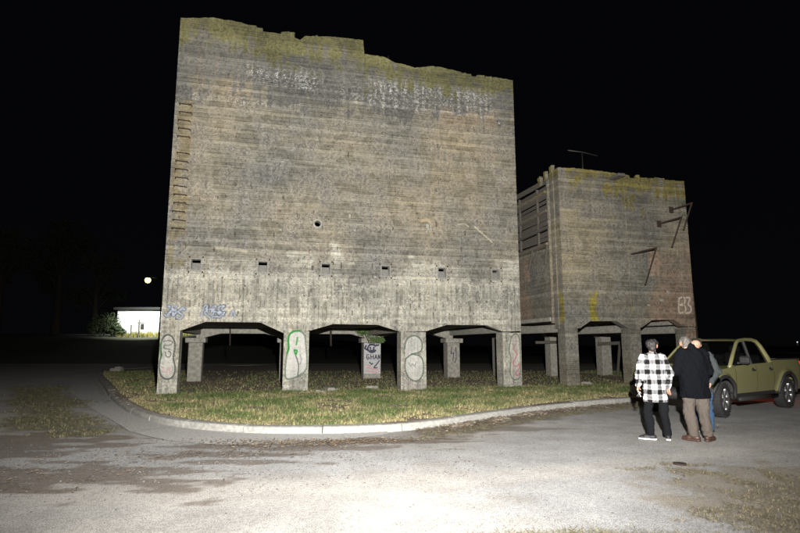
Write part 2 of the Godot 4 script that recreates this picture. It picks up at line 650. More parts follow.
func paint_main(data: PackedByteArray, w: int, h: int, ppm: float, hm: float) -> void:
	var ink := Color(0.20, 0.21, 0.20)
	var white := Color(0.68, 0.68, 0.67)
	var green := Color(0.13, 0.42, 0.16)
	var p1 := [0.07, 1.32, 0.03, 1.6, 0.08, 1.82, 0.22, 1.93, 0.38, 1.82, 0.45, 1.54, 0.39, 1.21, 0.48, 0.99, 0.47, 0.71, 0.33, 0.58, 0.12, 0.64, 0.03, 0.88, 0.04, 1.16, 0.08, 1.32]
	var p2 := [3.79, 1.49, 3.75, 1.87, 3.89, 2.03, 4.12, 2.06, 4.29, 1.91, 4.32, 1.58, 4.37, 1.16, 4.36, 0.79, 4.09, 0.63, 3.98, 0.58, 3.73, 0.52, 3.69, 0.75, 3.72, 1.26, 3.79, 1.49]
	var p3u := [7.56, 1.48, 7.59, 1.73, 7.75, 1.89, 7.95, 1.92, 8.14, 1.78, 8.18, 1.53, 8.11, 1.36, 7.8, 1.31, 7.59, 1.14]
	var p3l := [7.59, 1.14, 7.56, 0.8, 7.72, 0.48, 8.0, 0.39, 8.19, 0.6, 8.22, 0.99, 8.13, 1.24, 7.8, 1.31]
	var p4 := [11.42, 1.85, 11.5, 1.96, 11.66, 2.0, 11.76, 1.7, 11.74, 0.54, 11.6, 0.39, 11.36, 0.46, 11.34, 0.83, 11.40, 1.12, 11.31, 1.41, 11.41, 1.82]
	fill_poly(data, w, h, ppm, hm, p1, white, 0.6)
	fill_poly(data, w, h, ppm, hm, p2, white, 0.85)
	fill_poly(data, w, h, ppm, hm, p3u, white, 0.7)
	fill_poly(data, w, h, ppm, hm, p3l, white, 0.7)
	fill_poly(data, w, h, ppm, hm, p4, Color(0.62, 0.59, 0.57), 0.5)
	stroke(data, w, h, ppm, hm, p1, 0.045, ink, 0.75)
	stroke(data, w, h, ppm, hm, [0.1, 1.7, 0.25, 1.74, 0.39, 1.69, 0.30, 1.58, 0.13, 1.60, 0.12, 1.5, 0.3, 1.47], 0.03, ink, 0.5)
	stroke(data, w, h, ppm, hm, [0.18, 1.4, 0.2, 1.25, 0.32, 1.24, 0.34, 1.38, 0.26, 1.42], 0.03, ink, 0.5)
	stroke(data, w, h, ppm, hm, [0.14, 0.95, 0.22, 0.72, 0.30, 0.98, 0.36, 0.74], 0.03, Color(0.62, 0.45, 0.45), 0.5)
	stroke(data, w, h, ppm, hm, [0.05, 1.2, 0.03, 1.55, 0.06, 1.75], 0.03, green, 0.5)
	stroke(data, w, h, ppm, hm, p2, 0.05, Color(0.33, 0.37, 0.33), 0.9)
	stroke(data, w, h, ppm, hm, [3.74, 1.35, 3.79, 1.49, 3.75, 1.87, 3.89, 2.03, 4.12, 2.05], 0.06, green, 0.85)
	stroke(data, w, h, ppm, hm, [4.02, 1.61, 4.05, 1.84], 0.05, green, 0.95)
	stroke(data, w, h, ppm, hm, [3.96, 1.44, 4.06, 1.44, 4.01, 1.27, 3.96, 1.44], 0.045, green, 0.95)
	stroke(data, w, h, ppm, hm, [4.01, 1.27, 4.12, 0.98, 4.09, 0.63], 0.035, ink, 0.8)
	stroke(data, w, h, ppm, hm, [4.14, 1.3, 4.2, 1.12, 4.15, 1.0], 0.03, Color(0.4, 0.42, 0.45), 0.7)
	stroke(data, w, h, ppm, hm, p3u, 0.045, Color(0.26, 0.30, 0.25), 0.85)
	stroke(data, w, h, ppm, hm, p3l, 0.045, Color(0.26, 0.30, 0.25), 0.85)
	stroke(data, w, h, ppm, hm, [7.7, 1.02, 7.77, 0.87, 7.82, 1.02, 7.9, 0.87, 7.95, 1.03], 0.035, Color(0.45, 0.45, 0.45), 0.8)
	for bx in [7.70, 7.78, 7.90, 8.0]:
		stroke(data, w, h, ppm, hm, [bx, 1.74, bx, 1.42], 0.025, Color(0.45, 0.46, 0.46), 0.75)
	stroke(data, w, h, ppm, hm, [7.55, 0.45, 7.8, 0.3, 8.1, 0.3], 0.03, Color(0.5, 0.4, 0.5), 0.6)
	stroke(data, w, h, ppm, hm, p4, 0.04, Color(0.28, 0.32, 0.27), 0.8)
	stroke(data, w, h, ppm, hm, [11.12, 2.05, 11.4, 2.03, 11.75, 2.08], 0.04, Color(0.2, 0.25, 0.2), 0.8)
	stroke(data, w, h, ppm, hm, [11.56, 1.61, 11.49, 1.44, 11.65, 1.29, 11.55, 1.15, 11.44, 0.94, 11.6, 0.83, 11.7, 1.0, 11.70, 0.77, 11.5, 0.63, 11.62, 0.51, 11.7, 0.65], 0.035, Color(0.55, 0.30, 0.33), 0.75)
	# blue and white tags above the first arch
	var pale := Color(0.60, 0.62, 0.65)
	var navy := Color(0.22, 0.26, 0.33)
	var tags := [
		[0.18, 2.75, 0.23, 2.78, 0.23, 2.53, 0.17, 2.44, 0.1, 2.5], [0.29, 2.78, 0.31, 2.5, 0.38, 2.47, 0.41, 2.79], [0.64, 2.66, 0.52, 2.69, 0.46, 2.57, 0.61, 2.51, 0.56, 2.38, 0.44, 2.41],
		[1.14, 2.45, 1.19, 2.8, 1.31, 2.8, 1.29, 2.64, 1.2, 2.58, 1.39, 2.42], [1.58, 2.46, 1.42, 2.46, 1.43, 2.77, 1.58, 2.81, 1.44, 2.64, 1.52, 2.63], [1.78, 2.80, 1.64, 2.78, 1.62, 2.64, 1.75, 2.60, 1.70, 2.44, 1.58, 2.47], [0.66, 2.6, 0.78, 2.62], [2.0, 2.5, 2.06, 2.68, 2.12, 2.48]]
	for k in 14:
		var gx := rng.randf_range(0.12, 0.7) if k < 6 else rng.randf_range(1.1, 1.8)
		var gy := rng.randf_range(2.42, 2.72)
		tags.append([gx, gy, gx + rng.randf_range(-0.08, 0.1), gy + rng.randf_range(0.03, 0.12), gx + rng.randf_range(0.0, 0.16), gy + rng.randf_range(-0.05, 0.1)])
	for t in tags:
		stroke(data, w, h, ppm, hm, t, 0.11, navy, 0.2)
	for t in tags:
		stroke(data, w, h, ppm, hm, t, 0.05, pale, 0.38)
	# pale scar, small repairs, rust specks round the hatches
	stroke(data, w, h, ppm, hm, [10.14, 5.75, 10.45, 5.5, 10.78, 5.23], 0.06, Color(0.66, 0.63, 0.55), 0.6)
	stroke(data, w, h, ppm, hm, [9.5, 5.8, 9.75, 5.85, 9.9, 5.75], 0.05, Color(0.62, 0.59, 0.52), 0.5)
	stroke(data, w, h, ppm, hm, [1.4, 4.62, 2.0, 4.6, 2.4, 4.52], 0.10, Color(0.64, 0.60, 0.52), 0.3)
	stroke(data, w, h, ppm, hm, [4.3, 6.05, 4.6, 6.1, 4.95, 6.0], 0.16, Color(0.45, 0.42, 0.36), 0.25)
	stroke(data, w, h, ppm, hm, [8.15, 5.85, 8.45, 5.95, 8.5, 5.5], 0.12, Color(0.62, 0.56, 0.46), 0.35)
	for k in 6:
		var cx := 0.9 + 2.0 * k
		for q in 5:
			var yy := 4.4 - q * 0.16
			stroke(data, w, h, ppm, hm, [cx - 0.24, yy, cx - 0.24 + rng.randf_range(-0.02, 0.02), yy - 0.05], 0.03, Color(0.28, 0.22, 0.17), 0.6)
			stroke(data, w, h, ppm, hm, [cx + 0.24, yy, cx + 0.24 + rng.randf_range(-0.02, 0.02), yy - 0.05], 0.03, Color(0.28, 0.22, 0.17), 0.6)
		stroke(data, w, h, ppm, hm, [cx - 0.1, 3.7, cx - 0.1, 3.2], 0.12, Color(0.64, 0.62, 0.56), 0.25)
		stroke(data, w, h, ppm, hm, [cx + 0.12, 3.75, cx + 0.13, 3.35], 0.09, Color(0.64, 0.62, 0.56), 0.25)
	for k in 330:
		var xx := rng.randf_range(0.2, 11.6)
		var yy := rng.randf_range(2.3, 6.3) if k < 270 else rng.randf_range(6.0, 9.5)
		var ln := rng.randf_range(0.0, 0.05) if rng.randf() < 0.8 else rng.randf_range(0.08, 0.16)
		stroke(data, w, h, ppm, hm, [xx, yy, xx, yy - ln], rng.randf_range(0.02, 0.05), Color(0.17, 0.145, 0.12), rng.randf_range(0.35, 0.9))

# ------------------------------------------------------------------ ground
func ground_y(x: float, d: float) -> float:
	return 3.2 * ss(50.0, 76.0, d) * ss(-6.0, -20.0, x)

func make_kerb_line() -> void:
	var raw := [[-10, 41], [-16, 37], [-17.6, 32.5], [-15.6, 28.0], [-11.2, 20.6], [-8.5, 16.1], [-6.45, 13.05], [-4.95, 11.28], [-3.8, 10.5], [-2.73, 10.1], [-1.8, 10.02], [-0.74, 10.14], [0.19, 10.5], [1.02, 11.15], [2.28, 12.35], [4.04, 13.85], [6.7, 15.5], [10.0, 17.4], [16.0, 20.0], [24.0, 24.0]]
	var cv := Curve2D.new()
	for k in raw.size():
		var p := Vector2(raw[k][0], raw[k][1])
		var a := Vector2(raw[maxi(k - 1, 0)][0], raw[maxi(k - 1, 0)][1])
		var b := Vector2(raw[mini(k + 1, raw.size() - 1)][0], raw[mini(k + 1, raw.size() - 1)][1])
		var t := (b - a).normalized()
		cv.add_point(p, -t * p.distance_to(a) * 0.33, t * p.distance_to(b) * 0.33)
	var ln := cv.get_baked_length()
	var n := int(ln / 0.3)
	for k in n + 1:
		kerb_line.append(cv.sample_baked(ln * k / n, true))
	island = kerb_line.duplicate()
	island.append(Vector2(34, 34))
	island.append(Vector2(20, 44))

func build_terrain() -> void:
	var xs := [-400, -200, -110, -80, -60, -50, -44, -40, -36, -32, -28, -24, -20, -16, -12, -8, -4, 0, 4, 8, 12, 16, 22, 30, 40, 60, 90, 140, 220, 400]
	var ds := [-30, -5, 2, 8, 16, 24, 30, 36, 42, 46, 50, 54, 58, 62, 66, 70, 74, 78, 84, 100, 140, 220, 400, 700]
	var st := st_new(true)
	for j in ds.size() - 1:
		for i in xs.size() - 1:
			var q := []
			for e in [[i, j], [i + 1, j], [i + 1, j + 1], [i, j + 1]]:
				var x: float = xs[e[0]]
				var d: float = ds[e[1]]
				q.append(wpos(x, ground_y(x, d) - 0.06, d))
			quad_out(st, q[0], q[1], q[2], q[3], q[0] - Vector3(0, 50, 0))
	var o := obj("ground", st, M.far_ground)
	tag(o, "dark rough ground running off into the night", "", "", "structure")

func ellipse(x: float, d: float, cx: float, cd: float, rx: float, rd: float) -> float:
	# 1 in the middle, 0 at the rim
	return 1.0 - sqrt(pow((x - cx) / rx, 2.0) + pow((d - cd) / rd, 2.0))

func kerb_distance(x: float, d: float) -> float:
	var best := 99.0
	var p := Vector2(x, d)
	for k in range(0, kerb_line.size(), 3):
		best = minf(best, p.distance_squared_to(kerb_line[k]))
	return sqrt(best)

func road_colour(x: float, d: float, n1: FastNoiseLite, n2: FastNoiseLite, n3: FastNoiseLite) -> Color:
	var a := n1.get_noise_2d(x, d)
	var b := n2.get_noise_2d(x, d)
	var c := n3.get_noise_2d(x * 0.45, d * 1.6)     # streaks lying across the view
	var col := Color(0.46, 0.445, 0.42)            # worn pale tarmac
	col = col.lerp(Color(0.52, 0.495, 0.46), ss(-0.1, 0.35, a + 0.5 * c) * 0.7)
	# grey loose gravel in the middle distance on the left and by the people
	var g := maxf(ellipse(x, d, -3.2, 8.1, 4.6, 1.3), ellipse(x, d, 2.9, 6.8, 2.1, 3.6))
	g = ss(-0.1, 0.25, g + 0.35 * b + 0.25 * c)
	col = col.lerp(Color(0.43, 0.435, 0.44), g * 0.75)
	# pale wheel track sweeping across
	var tr := absf(d - (6.55 + 0.24 * x + 0.03 * x * x)) + 0.25 * b
	col = col.lerp(Color(0.56, 0.525, 0.48), ss(0.55, 0.15, tr) * 0.5)
	# brown earth showing through
	var e := maxf(ellipse(x, d, -4.7, 6.9, 2.6, 0.95), ellipse(x, d, -6.6, 9.0, 2.2, 1.6))
	e = maxf(e, ellipse(x, d, -1.5, 8.85, 2.2, 0.42))
	e = maxf(e, ellipse(x, d, -0.4, 9.35, 1.7, 0.3))
	e = maxf(e, ellipse(x, d, 2.2, 10.7, 1.4, 0.3))
	e = maxf(e, ellipse(x, d, -2.9, 8.3, 1.6, 0.22) * 0.8)
	e = maxf(e, ellipse(x, d, -2.3, 7.7, 1.3, 0.18) * 0.8)
	e = ss(0.02, 0.3, e + 0.95 * c + 0.55 * b)
	col = col.lerp(Color(0.14, 0.105, 0.075), e * 0.8)
	# dead grass on the right edge, verge along the kerb and at far left
	var v := maxf(ellipse(x, d, 4.6, 5.6, 2.1, 2.4), ellipse(x, d, 1.4, 4.4, 1.2, 0.5))
	v = ss(0.0, 0.35, v + 0.4 * b + 0.2 * a)
	col = col.lerp(Color(0.24, 0.20, 0.14), v * 0.75)
	if d > 8.0 and d < 20.0:
		if x > -0.4 and x < 12.0:
			var kd := kerb_distance(x, d)
			var w := ss(1.35, 0.7, kd + 0.5 * b + 0.3 * c) * ss(-0.4, 0.8, x)
			col = col.lerp(Color(0.15, 0.115, 0.07), w * 0.9)
		elif x < -4.0:
			var vl := ss(0.0, 0.4, verge_amount(x, d) + 0.5 * b + 0.4 * c)
			col = col.lerp(Color(0.21, 0.18, 0.12), vl * 0.85)
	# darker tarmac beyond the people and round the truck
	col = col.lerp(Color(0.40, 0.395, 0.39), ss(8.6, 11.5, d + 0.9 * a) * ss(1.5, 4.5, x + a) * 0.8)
	col = col * (1.0 + 0.18 * a + 0.22 * b + 0.1 * c)
	col.a = 1.0
	return col

func verge_amount(x: float, d: float) -> float:
	# strip of rough grass between the path and the left lane, as a distance from its middle line
	var mid := lerpf(-6.2, -13.6, clampf((d - 10.0) / 10.5, 0.0, 1.4))
	var half := 1.15 + 0.25 * sin(d * 1.3)
	if d < 9.6 or d > 23.0:
		return -1.0
	return minf((half - absf(x - mid)) * 0.8, minf((d - 9.6) * 0.5, (22.0 - d) * 0.2))

func build_road() -> void:
	var n1 := noise(61, 0.35, 3)
	var n2 := noise(62, 1.6, 4)
	var n3 := noise(63, 1.1, 4)
	var xs := PackedFloat32Array()
	var ds := PackedFloat32Array()
	var x := -46.0
	while x < 34.0:
		xs.append(x)
		x += 0.09 if x > -8.5 and x < 8.0 else (0.35 if x > -18.0 and x < 14.0 else 2.0)
	xs.append(34.0)
	var d := -6.0
	while d < 47.0:
		ds.append(d)
		d += 2.0 if d < 3.8 else (0.06 if d < 12.0 else (0.2 if d < 20.0 else 1.0))
	ds.append(47.0)
	var vs := PackedVector3Array()
	var cs := PackedColorArray()
	var ns := PackedVector3Array()
	var ix := PackedInt32Array()
	for j in ds.size():
		for i in xs.size():
			var px := xs[i]
			var pd := ds[j]
			var y := 0.0
			if pd > 3.0 and pd < 16.0 and absf(px) < 9.0:
				y = 0.010 * n1.get_noise_2d(px * 2.0, pd * 2.0) - 0.010
			vs.append(Vector3(px, y, -pd))
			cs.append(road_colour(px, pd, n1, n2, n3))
			ns.append(Vector3.UP)
	var w := xs.size()
	for j in ds.size() - 1:
		for i in w - 1:
			var a := j * w + i
			ix.append_array([a, a + w, a + w + 1, a, a + w + 1, a + 1])
	var arr := []
	arr.resize(Mesh.ARRAY_MAX)
	arr[Mesh.ARRAY_VERTEX] = vs
	arr[Mesh.ARRAY_NORMAL] = ns
	arr[Mesh.ARRAY_COLOR] = cs
	arr[Mesh.ARRAY_INDEX] = ix
	var me := ArrayMesh.new()
	me.add_surface_from_arrays(Mesh.PRIMITIVE_TRIANGLES, arr)
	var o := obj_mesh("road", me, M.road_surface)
	tag(o, "pale worn tarmac road with loose gravel and brown earth patches", "", "", "structure")

func island_y(x: float, d: float) -> float:
	return 0.125 + 0.03 * wob.get_noise_2d(x * 0.35, d * 0.35)

func build_island() -> void:
	var st := st_new(true)
	var inner := Geometry2D.offset_polygon(island, -0.1)
	var poly: PackedVector2Array = inner[0]
	# fine cells clipped to the outline
	var cell := 1.0
	var r := Rect2(poly[0], Vector2.ZERO)
	for p in poly:
		r = r.expand(p)
	var gx := floorf(r.position.x)
	while gx < r.end.x:
		var gd := floorf(r.position.y)
		while gd < r.end.y:
			var sq := PackedVector2Array([Vector2(gx, gd), Vector2(gx + cell, gd), Vector2(gx + cell, gd + cell), Vector2(gx, gd + cell)])
			for piece in Geometry2D.intersect_polygons(poly, sq):
				var t := Geometry2D.triangulate_polygon(piece)
				for k in range(0, t.size(), 3):
					var q := []
					for e in 3:
						var p2: Vector2 = piece[t[k + e]]
						q.append(wpos(p2.x, island_y(p2.x, p2.y), p2.y))
					tri_out(st, q[0], q[1], q[2], q[0] - Vector3(0, 9, 0))
			gd += cell
		gx += cell
	var o := obj("lawn", st, M.lawn_soil)
	tag(o, "raised lawn island of bare soil under the concrete silos", "", "", "structure")

func build_path() -> void:
	var outer := [[-18.6, 31.0], [-17.0, 28.0], [-15.9, 26.4], [-11.9, 19.6], [-8.94, 15.4], [-6.9, 12.7], [-5.0, 10.25], [-3.9, 9.3], [-2.9, 8.95], [-1.9, 9.0], [-0.9, 9.45], [-0.2, 10.0]]
	var n := 0
	# slabs between the outer edge and the kerb foot
	var k_of := func(x: float, d: float) -> int:
		var bi := 0
		for k in kerb_line.size():
			if kerb_line[k].distance_squared_to(Vector2(x, d)) < kerb_line[bi].distance_squared_to(Vector2(x, d)):
				bi = k
		return bi
	var holder := Node3D.new()
	holder.name = "path"
	add_child(holder)
	tag(holder, "grey concrete path curving round the kerb on the left", "", "", "structure")
	for i in outer.size() - 1:
		var a := Vector2(outer[i][0], outer[i][1])
		var b := Vector2(outer[i + 1][0], outer[i + 1][1])
		var ka: int = k_of.call(a.x, a.y)
		var kb: int = k_of.call(b.x, b.y)
		var poly := PackedVector2Array()
		for k in 7:
			var q := a.lerp(b, k / 6.0)
			var bow := sin(PI * k / 6.0) * 0.05
			poly.append(q + Vector2(wob.get_noise_2d(q.x * 3.0, q.y * 3.0) * 0.06 + bow * 0.3, -bow * 0.3))
		for k in range(kb, ka - 1, -1):
			poly.append(kerb_line[k])
		if poly.size() < 4:
			continue
		# pull in a hair so that a joint shows between slabs
		var c := Vector2.ZERO
		for q in poly:
			c += q
		c /= poly.size()
		for k in poly.size():
			poly[k] = c + (poly[k] - c) * 0.997
		var st := st_new()
		var t := Geometry2D.triangulate_polygon(poly)
		var h := 0.005 + 0.001 * (i % 3)
		for k in range(0, t.size(), 3):
			var q := []
			for e in 3:
				q.append(wpos(poly[t[k + e]].x, h, poly[t[k + e]].y))
			tri_out(st, q[0], q[1], q[2], q[0] - Vector3(0, 9, 0))
		obj("slab", st, M.path_concrete, holder)

func build_kerb() -> void:
	var holder := Node3D.new()
	holder.name = "kerb"
	add_child(holder)
	tag(holder, "pale concrete kerb round the edge of the lawn", "", "", "structure")
	var prof := [[0.0, -0.04], [0.012, 0.085], [0.035, 0.118], [0.07, 0.13], [0.21, 0.135], [0.235, 0.12], [0.24, -0.02]]
	var step := 5
	var k0 := 0
	while k0 + step < kerb_line.size():
		var st := st_new()
		var rings := []
		var jig := rng.randf_range(-0.006, 0.006)
		for k in range(k0, k0 + step + 1):
			var p := kerb_line[k]
			var t := (kerb_line[mini(k + 1, kerb_line.size() - 1)] - kerb_line[maxi(k - 1, 0)]).normalized()
			if k == k0:
				p += t * 0.009
			if k == k0 + step:
				p -= t * 0.009
			var nrm := Vector2(-t.y, t.x)   # towards the lawn
			var ring := []
			for e in prof:
				var ww := wob.get_noise_2d(p.x * 5.0 + e[0] * 20.0, p.y * 5.0) * 0.008
				var q: Vector2 = p + nrm * (e[0] + ww + jig)
				ring.append(wpos(q.x, e[1] + ww * 0.8 + jig, q.y))
			rings.append(ring)
		for i in rings.size() - 1:
			var mid: Vector3 = (rings[i][0] + rings[i][6]) * 0.5
			mid.y = -0.1
			for e in prof.size() - 1:
				quad_out(st, rings[i][e], rings[i][e + 1], rings[i + 1][e + 1], rings[i + 1][e], mid)
		for i in [0, rings.size() - 1]:
			for e in range(1, prof.size() - 1):
				tri(st, rings[i][0], rings[i][e], rings[i][e + 1])
		obj("kerb_stone", st, M.kerb_concrete, holder)
		k0 += step

# ------------------------------------------------------------------ the silos
func csg_box(parent: Node, c: Vector3, size: Vector3, m: Material) -> void:
	var b := CSGBox3D.new()
	b.size = size
	b.position = c
	b.operation = CSGShape3D.OPERATION_SUBTRACTION
	b.material = m
	parent.add_child(b)

func outline_of(arr: Array) -> PackedVector2Array:
	var p := PackedVector2Array()
	for k in range(0, arr.size(), 2):
		p.append(Vector2(arr[k], arr[k + 1]))
	return p

func rough_run(flat: Array, amp: float, step: float, sd: float) -> Array:
	# breaks a polyline of x,y pairs into small uneven steps
	var out := []
	for k in range(0, flat.size() - 2, 2):
		var a := Vector2(flat[k], flat[k + 1])
		var b := Vector2(flat[k + 2], flat[k + 3])
		var n := maxi(1, int(a.distance_to(b) / step))
		for i in n:
			var q := a.lerp(b, float(i) / n)
			if i > 0:
				q.y += amp * wob.get_noise_2d(q.x * 4.0 + sd, sd) + amp * 0.6 * wob.get_noise_2d(q.x * 13.0, sd + 9.0)
			out.append_array([q.x, q.y])
	out.append_array([flat[-2], flat[-1]])
	return out

func main_silo() -> void:
	var fm := facade_material("silo_face", false)
	var t := thing("concrete_silo", "taller board-marked concrete silo on arches, with six square hatches and ragged mossy top", "silo", SILO_AT, SILO_TURN)
	# front wall: arches below, broken edge on top
	var arch := [11.80, 2.08, 11.09, 2.07, 10.48, 2.28, 9.05, 2.28, 8.30, 2.06, 7.43, 2.03, 6.65, 2.26, 5.17, 2.27, 4.42, 2.05, 3.62, 1.97, 2.88, 2.30, 1.26, 2.30, 0.56, 2.03, 0.0, 2.03]
	var top := [0.0, 12.2, 0.29, 12.23, 0.97, 12.36, 1.86, 12.33, 2.42, 12.22, 2.46, 12.10, 3.45, 12.13, 3.85, 11.98, 4.02, 12.15, 4.88, 12.26, 6.05, 12.3, 6.10, 11.78, 6.85, 11.76, 7.22, 11.60, 7.59, 11.58, 7.96, 11.50, 8.6, 11.66, 8.91, 11.66, 9.68, 11.58, 9.88, 11.48, 10.67, 11.46, 10.72, 11.54, 11.28, 11.53, 11.8, 11.51]
	var ol := rough_run(top, 0.022, 0.06, 5.0)
	ol.append_array(arch)
	var wall := CSGCombiner3D.new()
	wall.name = "front_wall"
	t.add_child(wall)
	var pg := CSGPolygon3D.new()
	pg.polygon = outline_of(ol)
	pg.depth = 0.26
	pg.material = fm
	wall.add_child(pg)
	pg.position.z = 0.0   # CSGPolygon grows towards -z: face at z = 0
	for k in 6:
		csg_box(wall, Vector3(0.9 + 2.0 * k - 0.0 * k, 4.06, -0.2), Vector3(0.27, 0.33, 1.0), M.old_concrete)
	var cyl := CSGCylinder3D.new()
	cyl.radius = 0.10
	cyl.height = 1.2
	cyl.sides = 16
	cyl.operation = CSGShape3D.OPERATION_SUBTRACTION
	cyl.material = M.old_concrete
	cyl.rotation.x = PI / 2
	cyl.position = Vector3(4.6, 5.56, 0)
	wall.add_child(cyl)
	# ladder channel and spots where concrete broke away
	csg_box(wall, Vector3(0.32, 6.7, 0.02), Vector3(0.42, 5.4, 0.10), fm)
	csg_box(wall, Vector3(2.10, 9.52, 0.0), Vector3(0.09, 0.24, 0.4), M.old_concrete)
	csg_box(wall, Vector3(2.02, 9.42, 0.0), Vector3(0.10, 0.08, 0.16), M.old_concrete)
	for h in [[8.40, 5.70, 0.12, 0.16], [8.48, 5.58, 0.2, 0.1], [8.36, 5.50, 0.09, 0.10], [5.67, 5.88, 0.07, 0.16], [5.85, 5.41, 0.09, 0.08], [5.76, 4.29, 0.2, 0.10], [4.34, 5.72, 0.05, 0.05], [4.86, 5.72, 0.05, 0.05], [4.36, 5.4, 0.05, 0.05], [4.84, 5.4, 0.05, 0.05], [4.62, 4.9, 0.10, 0.06], [4.6, 3.62, 0.12, 0.1], [3.4, 5.3, 0.09, 0.07], [6.55, 3.85, 0.1, 0.06], [2.9, 3.2, 0.12, 0.07], [7.7, 3.1, 0.14, 0.07], [9.7, 3.05, 0.13, 0.07], [10.9, 3.06, 0.12, 0.07], [5.9, 3.1, 0.14, 0.07], [3.6, 3.0, 0.16, 0.14], [10.5, 9.9, 0.1, 0.12], [11.2, 9.75, 0.1, 0.1]]:
		csg_box(wall, Vector3(h[0], h[1], 0.0), Vector3(h[2], h[3], 0.14), M.old_concrete)
	var bs := st_new()
	cbox(bs, Vector3.ZERO, Vector3(0.05, 0.05, 0.04), 0.012)
	var bolt := mesh_of(bs)
	# square hatches: steel frame, sloping chute plate behind
	for k in 6:
		var c := Vector3(0.9 + 2.0 * k, 4.06, 0.0)
		var f := st_new()
		for s in [-1, 1]:
			cbox(f, c + Vector3(s * 0.155, 0, 0.006), Vector3(0.04, 0.41, 0.03), 0.006)
			cbox(f, c + Vector3(0, s * 0.188, 0.004), Vector3(0.27, 0.035, 0.028), 0.006)
		var fr := obj("hatch_frame", f, M.sheet_steel, t)
		for sx in [-1, 1]:
			for sy in [-1, 1]:
				obj_mesh("bolt", bolt, M.rust, fr).position = c + Vector3(sx * 0.20, sy * 0.235, 0.01)
		var ch := st_new()
		bar(ch, c + Vector3(0, -0.165, -0.03), c + Vector3(0, 0.075, -0.2), 0.26, 0.02)
		obj("chute_plate", ch, M.sheet_steel, t)
	var col := st_new(true)
	lathe(col, [[0.105, -0.05], [0.105, 0.03], [0.15, 0.035], [0.165, 0.0]], Basis.IDENTITY, Vector3(4.6, 5.56, 0), 20)
	obj("pipe_collar", col, M.old_concrete, t)
	# ladder rungs in the channel
	var yy := 9.2
	var k2 := 0
	while yy > 5.0:
		if k2 != 5:
			var r := st_new(true)
			var dx := 0.015 * sin(k2 * 2.3)
			tube(r, [Vector3(0.14 + dx, yy, -0.03), Vector3(0.14 + dx, yy + 0.015, 0.075), Vector3(0.50 + dx, yy + 0.01 * sin(k2 * 1.7), 0.075), Vector3(0.50 + dx, yy, -0.03)], [0.017], 7)
			obj("rung", r, M.rust, t)
		yy -= 0.27
		k2 += 1
	for k in 22:
		var rx := rng.randf_range(0.2, 11.5)
		var ry := 12.15 if rx < 6.0 else 11.48
		var rb := st_new()
		cbox(rb, Vector3(rx, ry - 0.02, rng.randf_range(-0.2, -0.06)), Vector3(rng.randf_range(0.1, 0.4), rng.randf_range(0.1, 0.32), 0.16), 0.03, Basis(Vector3.BACK, rng.randf_range(-0.2, 0.2)), 0.025)
		obj("rim_lump", rb, fm, t)
	# side and back walls, bunker floor
	var side := st_new()
	cbox(side, Vector3(0.21, 7.05, -3.73), Vector3(0.40, 9.6, 6.88), 0.03)
	obj("side_wall", side, fm, t)
	side = st_new()
	cbox(side, Vector3(11.59, 6.75, -3.73), Vector3(0.40, 9.1, 6.88), 0.03)
	obj("side_wall", side, M.old_concrete, t)
	side = st_new()
	cbox(side, Vector3(5.9, 6.7, -6.97), Vector3(10.96, 8.9, 0.40), 0.03)
	obj("back_wall", side, M.old_concrete, t)
	side = st_new()
	cbox(side, Vector3(5.9, 2.45, -3.56), Vector3(10.96, 0.22, 6.56), 0.02)
	obj("bunker_floor", side, M.old_concrete, t)
	# front pillars, a little irregular
	for p in [[0.0, 0.56], [3.62, 4.42], [7.43, 8.30], [11.09, 11.80]]:
		var s := st_new()
		var bot: float = 0.02 * sin(p[0])
		prism(s, PackedVector2Array([Vector2(p[0] + 0.005, -0.1), Vector2(p[1] - 0.005 + bot, -0.1), Vector2(p[1] - 0.005, 2.03), Vector2(p[0] + 0.005, 2.03)]), -0.55, -0.006)
		obj("pillar", s, fm, t)
	# arch beams running back, rear row of pillars with caps and its arches
	var cols := [[0.28, 0.55], [3.98, 0.62], [7.68, 0.78], [11.5, 0.6]]
	for c2 in cols:
		var s := st_new()
		cbox(s, Vector3(c2[0], 2.17, -3.45), Vector3(0.34, 0.27, 5.8), 0.02)
		obj("cross_beam", s, M.old_concrete, t)
		s = st_new()
		cbox(s, Vector3(c2[0], 0.8, -6.5), Vector3(c2[1], 1.8, 0.6), 0.025)
		obj("pillar", s, M.old_concrete, t)
		s = st_new()
		cbox(s, Vector3(c2[0], 1.80, -6.46), Vector3(c2[1] + 0.24, 0.20, 0.78), 0.02, Basis.IDENTITY, 0.006)
		obj("pillar_cap", s, M.old_concrete, t)
	for i in 3:
		var xa: float = cols[i][0]
		var xb: float = cols[i + 1][0]
		var s := st_new()
		prism(s, PackedVector2Array([Vector2(xa, 1.9), Vector2(xa + 0.3, 1.9), Vector2(xa + 0.95, 2.08), Vector2(xb - 0.95, 2.08), Vector2(xb - 0.3, 1.9), Vector2(xb - 0.003, 1.9), Vector2(xb - 0.003, 2.55), Vector2(xa, 2.55)]), -6.72, -6.28)
		obj("arch_beam", s, M.old_concrete, t)
	# rags of steel hanging from the roof of the undercroft
	var hang := st_new(true)
	tube(hang, [Vector3(1.63, 2.3, -5.9), Vector3(1.65, 1.58, -5.9)], [0.03], 6)
	obj("hanging_bar", hang, M.rust, t)
	hang = st_new(true)
	tube(hang, [Vector3(5.75, 2.3, -5.6), Vector3(5.77, 1.55, -5.6)], [0.045], 6)
	obj("hanging_bar", hang, M.rust, t)
	hang = st_new(true)
	tube(hang, [Vector3(7.0, 11.6, -0.2), Vector3(7.02, 11.95, -0.2)], [0.012], 6)
	obj("reinforcing_bar", hang, M.rust, t)
	# spray-painted tag on the rear pillar: white ground, dark face and letters
	var g := st_new()
	var zf := -6.196
